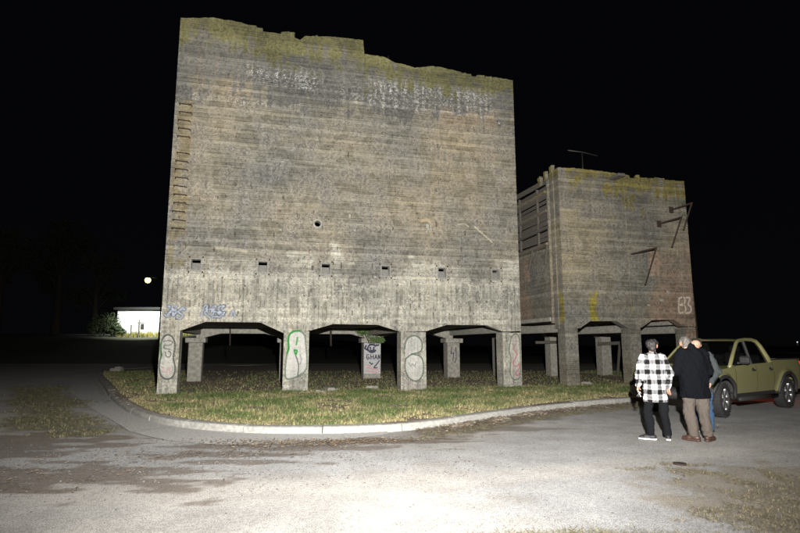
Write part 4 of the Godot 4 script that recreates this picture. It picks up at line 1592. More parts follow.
	cbox(b, Vector3(3.15, 0.86, 0), Vector3(0.45, 0.16, 1.3), 0.05)
	cbox(b, Vector3(3.38, 1.10, 0), Vector3(0.12, 0.5, 1.3), 0.05, Basis(Vector3.BACK, -0.2))
	obj("rear_seat", b, M.seat_cloth, t)
	b = st_new(true)
	var rim := []
	for k in 17:
		var an := TAU * k / 16.0
		rim.append(Vector3(1.92 + 0.06 * sin(an), 1.08 + 0.17 * sin(an), 0.37 + 0.18 * cos(an)))
	tube(b, rim, [0.016], 6, 1.0, false)
	obj("steering_wheel", b, M.black_plastic, t)
	# wheels
	for w in [[0.95, 0.80, 0.16], [0.95, -0.80, 0.16], [4.2, 0.80, 0.0], [4.2, -0.80, 0.0]]:
		var wheel := Node3D.new()
		wheel.name = "wheel"
		t.add_child(wheel, true)
		wheel.position = Vector3(w[0], 0.385, w[1])
		var out := 1.0 if w[1] > 0 else -1.0
		wheel.rotation.y = w[2]
		var bas := Basis.IDENTITY if out > 0 else Basis(Vector3.UP, PI)
		var s := st_new(true)
		lathe(s, [[0.235, -0.11], [0.30, -0.128], [0.355, -0.122], [0.38, -0.10], [0.388, -0.05], [0.388, 0.05], [0.38, 0.10], [0.355, 0.122], [0.30, 0.128], [0.235, 0.11]], bas, Vector3.ZERO, 36)
		var ty := obj("tyre", s, M.tyre, wheel)
		s = st_new()
		for k in 30:
			var an := TAU * k / 30.0
			cbox(s, bas * Vector3(cos(an) * 0.384, sin(an) * 0.384, 0.09 if k % 2 else 0.075), Vector3(0.022, 0.035, 0.07), 0.004, Basis(Vector3.BACK, an))
			cbox(s, bas * Vector3(cos(an) * 0.384, sin(an) * 0.384, -0.03 if k % 2 else 0.01), Vector3(0.018, 0.04, 0.07), 0.004, Basis(Vector3.BACK, an))
		obj("tread", s, M.tyre, ty)
		s = st_new(true)
		lathe(s, [[0.245, 0.115], [0.225, 0.10], [0.215, 0.06], [0.21, -0.09]], bas, Vector3.ZERO, 30)
		var rm := obj("rim", s, M.alloy, wheel)
		s = st_new()
		for k in 6:
			var an := TAU * k / 6.0
			var dir := Vector3(cos(an), sin(an), 0)
			var nx := Vector3(-sin(an), cos(an), 0)
			var a0 := bas * (dir * 0.05 + Vector3(0, 0, 0.085))
			var a1 := bas * (dir * 0.225 + Vector3(0, 0, 0.10))
			var n2 := bas * nx
			var up := bas * Vector3(0, 0, 0.012)
			var bk := bas * Vector3(0, 0, -0.04)
			quad(s, a0 - n2 * 0.035 + up, a0 + n2 * 0.035 + up, a1 + n2 * 0.05 + up, a1 - n2 * 0.05 + up)
			quad(s, a0 - n2 * 0.035 + up, a1 - n2 * 0.05 + up, a1 - n2 * 0.06 + bk, a0 - n2 * 0.045 + bk)
			quad(s, a0 + n2 * 0.035 + up, a1 + n2 * 0.05 + up, a1 + n2 * 0.06 + bk, a0 + n2 * 0.045 + bk)
		obj("spokes", s, M.alloy, rm)
		s = st_new(true)
		lathe(s, [[0.0, 0.115], [0.04, 0.112], [0.06, 0.095], [0.065, 0.05]], bas, Vector3.ZERO, 16)
		obj("hub_cap", s, M.alloy, rm)
		s = st_new(true)
		lathe(s, [[0.0, 0.02], [0.15, 0.02], [0.17, 0.0], [0.17, -0.03]], bas, Vector3.ZERO, 20)
		obj("brake_disc", s, M.dark_steel, wheel)

# ------------------------------------------------------------------ people
# a prim is [a, b, radius a, radius b, squash]; fields are joined with a smooth minimum and meshed as surface nets
func nets(st: SurfaceTool, prims: Array, cell: float, k: float, cut_low := -9.0, cut_high := 9.0, rumple := 0.0, carve: Array = []) -> void:
	var lo := Vector3(9, 9, 9)
	var hi := -lo
	for p in prims:
		var r := maxf(p[2], p[3]) * 1.35 + 3.0 * cell
		var rv := Vector3(r, r, r)
		lo = lo.min((p[0] as Vector3).min(p[1]) - rv)
		hi = hi.max((p[0] as Vector3).max(p[1]) + rv)
	var nx := int((hi.x - lo.x) / cell) + 2
	var ny := int((hi.y - lo.y) / cell) + 2
	var nz := int((hi.z - lo.z) / cell) + 2
	var f := PackedFloat32Array()
	f.resize(nx * ny * nz)
	f.fill(1.0)
	var nxy := nx * ny
	for p in prims:
		var sq: Vector3 = p[4] if p.size() > 4 else Vector3.ONE
		var inv := Vector3.ONE / sq
		var a: Vector3 = p[0]
		var b: Vector3 = p[1]
		var ra: float = p[2]
		var rb: float = p[3]
		var r := maxf(ra, rb) * maxf(1.0, maxf(sq.x, sq.z)) + k + 2.0 * cell
		var rv := Vector3(r, r, r)
		var l := ((a.min(b) - rv - lo) / cell).floor().max(Vector3.ZERO)
		var h := ((a.max(b) + rv - lo) / cell).ceil().min(Vector3(nx - 1, ny - 1, nz - 1))
		var ba := (b - a) * inv
		var bb := maxf(ba.dot(ba), 1e-6)
		var ms := minf(sq.x, minf(sq.y, sq.z))
		for z in range(int(l.z), int(h.z) + 1):
			for y in range(int(l.y), int(h.y) + 1):
				var i := z * nxy + y * nx + int(l.x)
				for x in range(int(l.x), int(h.x) + 1):
					var q := (lo + Vector3(x, y, z) * cell - a) * inv
					var t := clampf(q.dot(ba) / bb, 0.0, 1.0)
					var d := ((q - ba * t).length() - lerpf(ra, rb, t)) * ms
					var o := f[i]
					var hh := maxf(k - absf(o - d), 0.0) / k
					f[i] = minf(o, d) - hh * hh * k * 0.25
					i += 1
	var band := cell * 2.0
	for z in nz:
		for y in ny:
			var py := lo.y + y * cell
			var i := z * nxy + y * nx
			for x in nx:
				var v := f[i]
				if absf(v) < band * 2.0 or cut_low > -5.0 or cut_high < 5.0:
					var p3 := Vector3(lo.x + x * cell, py, lo.z + z * cell)
					if rumple > 0.0 and absf(v) < band * 2.0:
						v += rumple * wob.get_noise_3d(p3.x * 5.0, p3.y * 3.2 + p3.x * 2.0, p3.z * 5.0) + rumple * 0.5 * wob.get_noise_3d(p3.x * 16.0, p3.y * 13.0, p3.z * 16.0)
					v = maxf(v, maxf(cut_low - py, py - cut_high))
					for c in carve:
						v = maxf(v, -((p3 - c[0]).dot(c[1])))
					f[i] = v
				i += 1
	var vid := {}
	var verts := PackedVector3Array()
	var offs := [0, 1, nx, nx + 1, nxy, nxy + 1, nxy + nx, nxy + nx + 1]
	var edges := [[0, 1], [2, 3], [4, 5], [6, 7], [0, 2], [1, 3], [4, 6], [5, 7], [0, 4], [1, 5], [2, 6], [3, 7]]
	for z in nz - 1:
		for y in ny - 1:
			var i := z * nxy + y * nx
			for x in nx - 1:
				if absf(f[i]) < band * 2.5:
					var m := 0
					for c in 8:
						if f[i + offs[c]] < 0.0:
							m |= 1 << c
					if m != 0 and m != 255:
						var s := Vector3.ZERO
						var n := 0
						for e in edges:
							var f0 := f[i + offs[e[0]]]
							var f1 := f[i + offs[e[1]]]
							if (f0 < 0.0) != (f1 < 0.0):
								var t := f0 / (f0 - f1)
								var e0: int = e[0]
								var e1: int = e[1]
								var p0 := Vector3(e0 & 1, (e0 >> 1) & 1, e0 >> 2)
								var p1 := Vector3(e1 & 1, (e1 >> 1) & 1, e1 >> 2)
								s += p0.lerp(p1, t)
								n += 1
						vid[i] = verts.size()
						verts.append(lo + (Vector3(x, y, z) + s / n) * cell)
				i += 1
	for i in vid:
		var inside: bool = f[i] < 0.0
		for ax in [[1, nx, nxy], [nx, nxy, 1], [nxy, 1, nx]]:
			var j: int = i + ax[0]
			if j >= f.size() or (f[j] < 0.0) == inside:
				continue
			var a: int = i
			var b: int = i - ax[1]
			var c: int = i - ax[1] - ax[2]
			var d: int = i - ax[2]
			if vid.has(b) and vid.has(c) and vid.has(d):
				var va: Vector3 = verts[vid[a]]
				var vb: Vector3 = verts[vid[b]]
				var vc: Vector3 = verts[vid[c]]
				var vd: Vector3 = verts[vid[d]]
				if inside:
					tri(st, va, vc, vb)
					tri(st, va, vd, vc)
				else:
					tri(st, va, vb, vc)
					tri(st, va, vc, vd)

func hand_prims(wrist: Vector3, dir: Vector3, side: Vector3, curl: float) -> Array:
	# palm and five fingers; dir points along the hand, side towards the thumb
	var n := dir.cross(side).normalized()
	var out := []
	out.append([wrist, wrist + dir * 0.03, 0.026, 0.028])
	out.append([wrist + dir * 0.03 - side * 0.018, wrist + dir * 0.085 - side * 0.024, 0.016, 0.015])
	out.append([wrist + dir * 0.03 + side * 0.018, wrist + dir * 0.085 + side * 0.024, 0.017, 0.015])
	for k in 4:
		var root := wrist + dir * 0.085 + side * (0.03 - 0.02 * k)
		var ln: float = [0.040, 0.046, 0.042, 0.033][k]
		var d1 := (dir + n * curl * 0.6).normalized()
		var d2 := (dir * (1.0 - curl * 0.5) + n * curl * 1.3).normalized()
		out.append([root, root + d1 * ln, 0.0095, 0.009])
		out.append([root + d1 * ln, root + d1 * ln + d2 * ln * 0.8, 0.009, 0.0075])
	var tb := wrist + dir * 0.03 + side * 0.03
	var td := (dir * 0.6 + side * 0.7 + n * 0.3).normalized()
	out.append([tb, tb + td * 0.035, 0.012, 0.0105])
	out.append([tb + td * 0.035, tb + td * 0.035 + (td + n * 0.5 + dir * 0.4).normalized() * 0.03, 0.0105, 0.009])
	return out

func person(label: String, at: Vector3, turn: float, size: float, c: Dictionary) -> Node3D:
	# built facing -z; c holds joints and clothes
	var t := thing("person", label, "person", at, turn)
	t.scale = Vector3.ONE * size
	var sh_l: Vector3 = c.get("shoulder_l", Vector3(-0.19, 1.43, 0))
	var sh_r: Vector3 = c.get("shoulder_r", Vector3(0.19, 1.43, 0))
	var el_l: Vector3 = c.el_l
	var el_r: Vector3 = c.el_r
	var wr_l: Vector3 = c.wr_l
	var wr_r: Vector3 = c.wr_r
	var kn_l: Vector3 = c.kn_l
	var kn_r: Vector3 = c.kn_r
	var an_l: Vector3 = c.an_l
	var an_r: Vector3 = c.an_r
	var hip_l := Vector3(-0.095, 0.90, 0)
	var hip_r := Vector3(0.095, 0.90, 0)
	var head: Vector3 = c.head
	var look := Basis.from_euler(c.get("look", Vector3.ZERO))
	var neck := Vector3(0, 1.47, 0.01)
	var st := st_new(true)
	var tor := Vector3(1.25, 1, 0.8)
	var body := [
		[Vector3(0, 0.95, 0), Vector3(0, 1.1, 0), 0.098, 0.092, tor], [Vector3(0, 1.1, 0), Vector3(0, 1.33, 0.0), 0.092, 0.10, tor],
		[sh_l * Vector3(0.7, 1, 1), sh_r * Vector3(0.7, 1, 1), 0.035, 0.035], [neck - Vector3(0, 0.06, 0), head - Vector3(0, 0.06, 0), 0.055, 0.05],
		[sh_l, el_l, 0.036, 0.030], [el_l, wr_l, 0.030, 0.025], [sh_r, el_r, 0.036, 0.030], [el_r, wr_r, 0.030, 0.025],
		[hip_l, kn_l, 0.07, 0.045], [kn_l, an_l, 0.045, 0.034], [hip_r, kn_r, 0.07, 0.045], [kn_r, an_r, 0.045, 0.034]]
	nets(st, body, 0.018, 0.025)
	# head
	var hp := []
	var add := func(a: Vector3, b: Vector3, ra: float, rb: float, sq := Vector3.ONE) -> void:
		hp.append([head + look * a, head + look * b, ra, rb, sq])
	add.call(Vector3(0, 0.03, 0.015), Vector3(0, 0.025, -0.015), 0.088, 0.086)
	add.call(Vector3(0, -0.02, -0.02), Vector3(0, -0.075, -0.045), 0.068, 0.042)
	add.call(Vector3(0, 0.005, -0.095), Vector3(0, -0.028, -0.108), 0.010, 0.016)
	add.call(Vector3(-0.018, -0.058, -0.086), Vector3(0.018, -0.058, -0.086), 0.011, 0.011)
	add.call(Vector3(-0.03, 0.018, -0.088), Vector3(0.03, 0.018, -0.088), 0.012, 0.012)
	for s in [-1, 1]:
		add.call(Vector3(s * 0.084, 0.018, 0.012), Vector3(s * 0.08, -0.022, 0.004), 0.016, 0.011)
	add.call(Vector3(0, -0.06, 0.02), Vector3(0, -0.12, 0.02), 0.052, 0.055)
	nets(st, hp, 0.0085, 0.012)
	nets(st, hand_prims(wr_l, c.hd_l, c.th_l, c.get("curl_l", 0.7)), 0.006, 0.007)
	nets(st, hand_prims(wr_r, c.hd_r, c.th_r, c.get("curl_r", 0.5)), 0.006, 0.007)
	obj("body", st, M.skin, t)
	for s in [-1, 1]:
		var e := st_new(true)
		nets(e, [[head + look * Vector3(s * 0.032, 0.002, -0.083), head + look * Vector3(s * 0.032, 0.002, -0.084), 0.010, 0.010]], 0.005, 0.004)
		obj("eye", e, M.eye, t)
	# hair
	st = st_new(true)
	var hair := [[head + look * Vector3(0, 0.036, 0.022), head + look * Vector3(0, 0.044, -0.012), 0.097, 0.092], [head + look * Vector3(0, 0.0, 0.045), head + look * Vector3(0, -0.045, 0.045), 0.072, 0.055]]
	nets(st, hair, 0.009, 0.02, -9.0, 9.0, 0.03, [[head + look * Vector3(0, 0.05, -0.045), look * Vector3(0, 0.55, 1).normalized()]])
	obj("hair", st, c.hair, t)
	# top
	st = st_new(true)
	var fat: float = c.get("fat", 0.0)
	var hem: float = c.hem
	var top := [
		[Vector3(0, 1.05, 0), Vector3(0, 1.34, 0.0), 0.15 + fat, 0.158 + fat * 0.7, Vector3(1.22, 1, 0.85)],
		[Vector3(0, 1.05, 0), Vector3(0, hem - 0.05, 0), 0.15 + fat, 0.162 + fat, Vector3(1.24, 1, 0.98)],
		[sh_l * Vector3(0.75, 1, 1), sh_r * Vector3(0.75, 1, 1), 0.078, 0.078],
		[neck - Vector3(0, 0.05, 0), neck + Vector3(-c.get("collar", 0.0) * 0.4, 0.025 + c.get("collar", 0.0), -c.get("collar", 0.0) * 0.5), 0.088, 0.07],
		[sh_l, el_l, 0.078, 0.066], [el_l, wr_l, 0.066, 0.05], [sh_r, el_r, 0.078, 0.066], [el_r, wr_r, 0.066, 0.05]]
	nets(st, top, 0.013, 0.03, hem, 9.0, 0.03)
	obj(c.top_name, st, c.top, t)
	# trousers
	st = st_new(true)
	var lg: float = c.get("leg", 0.0)
	var tr := [
		[Vector3(-0.05, 0.93, 0), Vector3(0.05, 0.93, 0), 0.13, 0.13, Vector3(1.1, 1, 0.95)],
		[hip_l, kn_l, 0.105 + lg, 0.078 + lg], [kn_l, an_l + Vector3(0, 0.0, 0), 0.076 + lg, 0.064 + lg], [hip_r, kn_r, 0.105 + lg, 0.078 + lg], [kn_r, an_r, 0.076 + lg, 0.064 + lg]]
	nets(st, tr, 0.015, 0.03, 0.075, hem + 0.06, 0.03)
	obj(c.leg_name, st, c.leg_mat, t)
	for q in [[an_l, c.toe_l], [an_r, c.toe_r]]:
		var a: Vector3 = q[0]
		var dir: Vector3 = (q[1] as Vector3).normalized()
		var g := Vector3(a.x, 0.0, a.z)
		st = st_new(true)
		nets(st, [[g + Vector3(0, 0.055, 0) - dir * 0.05, g + Vector3(0, 0.05, 0) + dir * 0.09, 0.042, 0.044], [g + dir * 0.09 + Vector3(0, 0.045, 0), g + dir * 0.17 + Vector3(0, 0.036, 0), 0.044, 0.033], [a, g + Vector3(0, 0.055, 0) - dir * 0.02, 0.046, 0.046]], 0.009, 0.02, 0.022, 0.12)
		var shoe := obj("shoe", st, c.shoe, t)
		st = st_new(true)
		nets(st, [[g + Vector3(0, 0.012, 0) - dir * 0.055, g + Vector3(0, 0.012, 0) + dir * 0.1, 0.042, 0.047], [g + dir * 0.1 + Vector3(0, 0.012, 0), g + dir * 0.175 + Vector3(0, 0.012, 0), 0.047, 0.036]], 0.009, 0.01, 0.003, 0.032)
		obj("sole", st, c.sole, shoe)
	return t

func people() -> void:
	var down := Vector3(0, -1, 0)
	person("person in a black and white plaid shirt and black trousers, seen from behind", wpos(4.40, 0.0, 9.42), -0.12, 0.965, {
		"head": Vector3(0.012, 1.635, -0.01), "look": Vector3(0.0, -0.55, 0.0), "hair": M.dark_hair,
		"shoulder_l": Vector3(-0.17, 1.42, 0), "shoulder_r": Vector3(0.17, 1.42, 0), "el_l": Vector3(-0.265, 1.16, 0.03), "wr_l": Vector3(-0.25, 0.94, -0.08), "el_r": Vector3(0.255, 1.15, 0.05), "wr_r": Vector3(0.25, 0.92, -0.05),
		"hd_l": Vector3(-0.2, -0.95, 0.15).normalized(), "th_l": Vector3(0.5, -0.1, -0.86), "hd_r": Vector3(0.05, -1, -0.1).normalized(), "th_r": Vector3(-0.45, 0.0, -0.9), "curl_l": 0.9,
		"kn_l": Vector3(-0.13, 0.49, -0.02), "an_l": Vector3(-0.12, 0.09, 0.02), "kn_r": Vector3(0.15, 0.49, -0.03), "an_r": Vector3(0.17, 0.09, 0.01),
		"toe_l": Vector3(-0.95, 0, -0.35), "toe_r": Vector3(0.25, 0, -1), "hem": 0.66, "fat": 0.002, "leg": -0.004,
		"top_name": "shirt", "top": M.plaid_cloth, "leg_name": "trousers", "leg_mat": M.black_trousers, "shoe": M.black_shoe, "sole": M.white_sole})
	person("grey-haired person in a black jacket and tan trousers, seen from behind", wpos(5.05, 0.0, 9.33), -0.05, 1.02, {
		"head": Vector3(-0.055, 1.585, -0.085), "collar": 0.045, "look": Vector3(-0.42, -0.35, 0.0), "hair": M.grey_hair,
		"el_l": Vector3(-0.275, 1.14, -0.05), "wr_l": Vector3(-0.13, 1.06, -0.25), "el_r": Vector3(0.275, 1.12, -0.06), "wr_r": Vector3(0.12, 1.06, -0.26),
		"hd_l": Vector3(0.6, 0.2, -0.77).normalized(), "th_l": Vector3(0.3, 0.9, 0.3).normalized(), "hd_r": Vector3(-0.6, 0.2, -0.77).normalized(), "th_r": Vector3(-0.3, 0.9, 0.3).normalized(),
		"kn_l": Vector3(-0.115, 0.49, -0.02), "an_l": Vector3(-0.075, 0.09, 0.02), "kn_r": Vector3(0.12, 0.49, -0.02), "an_r": Vector3(0.15, 0.09, 0.02),
		"toe_l": Vector3(-0.55, 0, -0.6), "toe_r": Vector3(0.75, 0, -0.6), "hem": 0.70, "fat": 0.035, "leg": 0.012,
		"top_name": "jacket", "top": M.black_jacket, "leg_name": "trousers", "leg_mat": M.tan_trousers, "shoe": M.brown_shoe, "sole": M.brown_shoe})
	person("person in grey fleece and blue jeans, mostly hidden behind the black jacket", wpos(5.58, 0.0, 10.1), 2.3, 0.975, {
		"head": Vector3(0.02, 1.635, -0.03), "look": Vector3(0.0, 0.3, 0.0), "hair": M.dark_hair,
		"el_l": Vector3(-0.30, 1.15, 0.03), "wr_l": Vector3(-0.22, 0.95, -0.14), "el_r": Vector3(0.29, 1.15, 0.02), "wr_r": Vector3(0.2, 0.98, -0.18),
		"hd_l": Vector3(0.2, -0.6, -0.75).normalized(), "th_l": Vector3(0.8, 0.3, -0.2).normalized(), "hd_r": Vector3(-0.2, -0.6, -0.75).normalized(), "th_r": Vector3(-0.8, 0.3, -0.2).normalized(),
		"kn_l": Vector3(-0.11, 0.49, -0.02), "an_l": Vector3(-0.11, 0.09, 0.02), "kn_r": Vector3(0.13, 0.49, -0.03), "an_r": Vector3(0.16, 0.09, 0.0),
		"toe_l": Vector3(-0.2, 0, -1), "toe_r": Vector3(0.3, 0, -1), "hem": 0.72, "fat": 0.0, "leg": 0.0,
		"top_name": "fleece", "top": M.grey_fleece, "leg_name": "jeans", "leg_mat": M.blue_jeans, "shoe": M.black_shoe, "sole": M.white_sole})
	# keys dangling from the hand of the person in plaid
	var k := thing("bunch_of_keys", "small bunch of keys held in the left hand of the person in plaid", "keys", wpos(4.13, 0.80, 9.42))
	var s := st_new(true)
	var ring := []
	for i in 11:
		ring.append(Vector3(0.02 * cos(i * TAU / 10.0), 0.02 * sin(i * TAU / 10.0), 0))
	tube(s, ring, [0.003], 5, 1.0, false)
	obj("ring", s, M.keys, k)
	for q in [-0.7, -0.2, 0.35]:
		s = st_new()
		bar(s, Vector3(0, -0.02, 0), Vector3(sin(q) * 0.07, -0.02 - cos(q) * 0.07, 0.005), 0.004, 0.014, 0.001)
		obj("key", s, M.keys, k)
	for q in get_children():
		if q.name == "bunch_of_keys":
			pass

# ------------------------------------------------------------------ small things
func small_things() -> void:
	# T-shaped aerial on the lower silo
	var a := thing("roof_aerial", "T-shaped aerial on the roof of the lower silo", "aerial", silo_to_world(Vector3(15.85, 8.25, -1.9)), SILO_TURN)
	var s := st_new(true)
	tube(s, [Vector3(0, -0.25, 0), Vector3(0.02, 1.5, 0)], [0.028, 0.022], 7)
	obj("mast", s, M.dark_steel, a)
	s = st_new(true)
	tube(s, [Vector3(-0.66, 1.5, 0.0), Vector3(0.02, 1.48, 0), Vector3(0.75, 1.36, 0.02)], [0.03], 6)
	obj("crossbar", s, M.dark_steel, a)
	s = st_new()
	cbox(s, Vector3(0, -0.3, 0), Vector3(0.3, 0.1, 5.0), 0.01)
	obj("mounting_beam", s, M.old_timber, a)
	# timbers propped under the lower silo
	var tl := [
		["grey timber laid level against the rear pillar of the lower silo", Vector3(18.9, 1.66, -5.95), Vector3(20.75, 1.72, -5.95), 0.16],
		["thinner plank leaning under the lower silo, left of the pair", Vector3(19.55, 0.1, -5.5), Vector3(19.95, 1.62, -5.72), 0.13],
		["thicker plank leaning under the lower silo, right of the pair", Vector3(19.85, 0.1, -5.45), Vector3(20.25, 1.66, -5.72), 0.17]]
	for q in tl:
		s = st_new()
		var c: Vector3 = (q[1] + q[2]) * 0.5
		c.y = 0.0
		bar(s, q[1] - c, q[2] - c, 0.07, q[3], 0.01)
		var o := obj("timber", s, M.old_timber)
		o.position = silo_to_world(c)
		o.rotation.y = SILO_TURN
		tag(o, q[0], "timber")
	# ivy over the cap of the rear pillar
	var r2 := RandomNumberGenerator.new()
	r2.seed = 17
	var iv := thing("ivy_plant", "green ivy spilling over the painted rear pillar of the tall silo", "ivy", silo_to_world(Vector3(7.68, 0.1, -6.0)), SILO_TURN)
	s = st_new(true)
	for k in 5:
		var x := -0.35 + 0.17 * k
		tube(s, [Vector3(x * 0.4, 1.5, -0.06), Vector3(x, 1.95, 0.02), Vector3(x * 1.5 - 0.2, 2.12, 0.06)], [0.02, 0.014, 0.006], 5)
	obj("stem", s, M.bark, iv)
	s = st_new()
	leaf_cloud(s, [[Vector3(-0.35, 2.02, 0.0), 0.42, 0.2], [Vector3(0.1, 1.95, 0.05), 0.4, 0.22], [Vector3(0.0, 1.72, 0.12), 0.35, 0.16], [Vector3(0.3, 1.72, 0.1), 0.22, 0.14], [Vector3(-0.55, 2.1, 0.05), 0.3, 0.1]], 620, 0.055, r2)
	obj("foliage", s, M.ivy, iv)
	# iron cover in the road
	var mc := thing("drain_cover", "small round dark iron cover set in the road before the people", "drain cover", wpos(3.80, 0.0, 7.55))
	s = st_new(true)
	lathe(s, [[0.0, 0.012], [0.06, 0.012], [0.063, 0.004]], Basis(Vector3.RIGHT, -PI / 2), Vector3.ZERO, 20)
	obj("lid", s, M.dark_steel, mc)
	s = st_new(true)
	lathe(s, [[0.065, 0.0], [0.068, 0.018], [0.083, 0.016], [0.087, -0.01]], Basis(Vector3.RIGHT, -PI / 2), Vector3.ZERO, 20)
	obj("rim", s, M.rust, mc)
	# stones and a stick on the lawn
	var st_at := [["pale broken concrete lump between the second and third front pillars", 5.15, -0.45, 0.28], ["flat grey concrete lump near the third front pillar", 6.6, -0.75, 0.22], ["small pale lump beside the second front pillar", 4.75, 0.15, 0.16], ["low concrete lump behind the corner pillar of the lower silo", 14.9, -0.9, 0.2]]
	for q in st_at:
		s = st_new()
		cbox(s, Vector3(0, q[3] * 0.22, 0), Vector3(q[3] * 2.0, q[3] * 0.55, q[3]), q[3] * 0.14, Basis(Vector3.UP, q[1]), q[3] * 0.07)
		cbox(s, Vector3(q[3] * 0.5, q[3] * 0.15, q[3] * 0.2), Vector3(q[3], q[3] * 0.4, q[3] * 0.8), q[3] * 0.12, Basis(Vector3.UP, q[1] * 2.0), q[3] * 0.06)
		var o := obj("concrete_lump", s, M.old_concrete)
		var p := silo_to_world(Vector3(q[1], 0, q[2]))
		o.position = Vector3(p.x, island_y(p.x, -p.z), p.z)
		tag(o, q[0], "rubble", "broken concrete lying under the silos")
	for q in [["short dark stick on the grass before the second arch", -0.05, 13.0, 0.5], ["short dark stick on the grass before the first arch", -3.35, 12.6, 0.45]]:
		s = st_new(true)
		tube(s, [Vector3(-q[3] * 0.5, 0.04, 0), Vector3(-0.05, 0.06, 0.03), Vector3(q[3] * 0.5, 0.05, -0.05)], [0.018, 0.022, 0.012], 6)
		tube(s, [Vector3(0, 0.05, 0.02), Vector3(0.1, 0.08, 0.12)], [0.012, 0.006], 5)
		var o := obj("stick", s, M.bark)
		o.position = wpos(q[1], island_y(q[1], q[2]) - 0.005, q[2])
		tag(o, q[0], "stick")
	s = st_new()
	cbox(s, Vector3(0, 0.12, 0), Vector3(0.62, 0.3, 0.5), 0.06, Basis.IDENTITY, 0.02)
	cbox(s, Vector3(0.1, 0.28, 0), Vector3(0.36, 0.12, 0.34), 0.04, Basis.IDENTITY, 0.02)
	var ob := obj("drain_block", s, M.old_concrete)
	ob.position = wpos(-16.3, 0.03, 31.2)
	tag(ob, "dark block at the far end of the path by the kerb", "block")

# ------------------------------------------------------------------ scatter: what nobody could count
func multi(called: String, label: String, me: Mesh, m: Material, xf: Array, cols: Array, category: String) -> void:
	var mm := MultiMesh.new()
	mm.transform_format = MultiMesh.TRANSFORM_3D
	mm.use_colors = true
	mm.mesh = me
	mm.instance_count = xf.size()
	for k in xf.size():
		mm.set_instance_transform(k, xf[k])
		mm.set_instance_color(k, cols[k])
	var o := MultiMeshInstance3D.new()
	o.multimesh = mm
	o.material_override = m
	o.name = numbered(called)
	add_child(o)
	tag(o, label, category, "", "stuff")

func tuft_mesh(blades: int, h: float, spread: float, wid: float) -> Mesh:
	var s := st_new()
	for k in blades:
		var an := TAU * k / blades + rng.randf_range(-0.4, 0.4)
		var o := Vector3(cos(an), 0, sin(an))
		var r := o.cross(Vector3.UP)
		var base := o * rng.randf_range(0.0, spread * 0.5)
		var hh := h * rng.randf_range(0.55, 1.1)
		var mid := base + o * spread * rng.randf_range(0.15, 0.5) + Vector3(0, hh * 0.62, 0)
		var tip := base + o * spread * rng.randf_range(0.6, 1.5) + Vector3(0, hh * rng.randf_range(0.7, 1.0), 0)
		tri(s, base - r * wid, mid - r * wid * 0.7, base + r * wid)
		tri(s, base + r * wid, mid - r * wid * 0.7, mid + r * wid * 0.7)
		tri(s, mid - r * wid * 0.7, tip, mid + r * wid * 0.7)
	return mesh_of(s)

func leaf_mesh() -> Mesh:
	var s := st_new()
	var a := Vector3(-0.5, 0.06, 0)
	var b := Vector3(0.5, 0.12, 0)
	tri(s, a, Vector3(-0.05, 0.16, 0.3), b)
	tri(s, a, b, Vector3(0.05, 0.2, -0.28))
	tri(s, a, Vector3(-0.3, 0.12, 0.22), Vector3(-0.05, 0.16, 0.3))
	return mesh_of(s)

func pebble_mesh() -> Mesh:
	var s := st_new()
	cbox(s, Vector3.ZERO, Vector3(1.0, 0.6, 0.8), 0.26, Basis.IDENTITY, 0.08)
	return mesh_of(s)

func turn_at(p: Vector3, sc: Vector3, tilt := 0.25) -> Transform3D:
	var b := Basis(Vector3.UP, rng.randf() * TAU) * Basis(Vector3.RIGHT, rng.randf_range(-tilt, tilt))
	return Transform3D(b.scaled_local(sc), p)

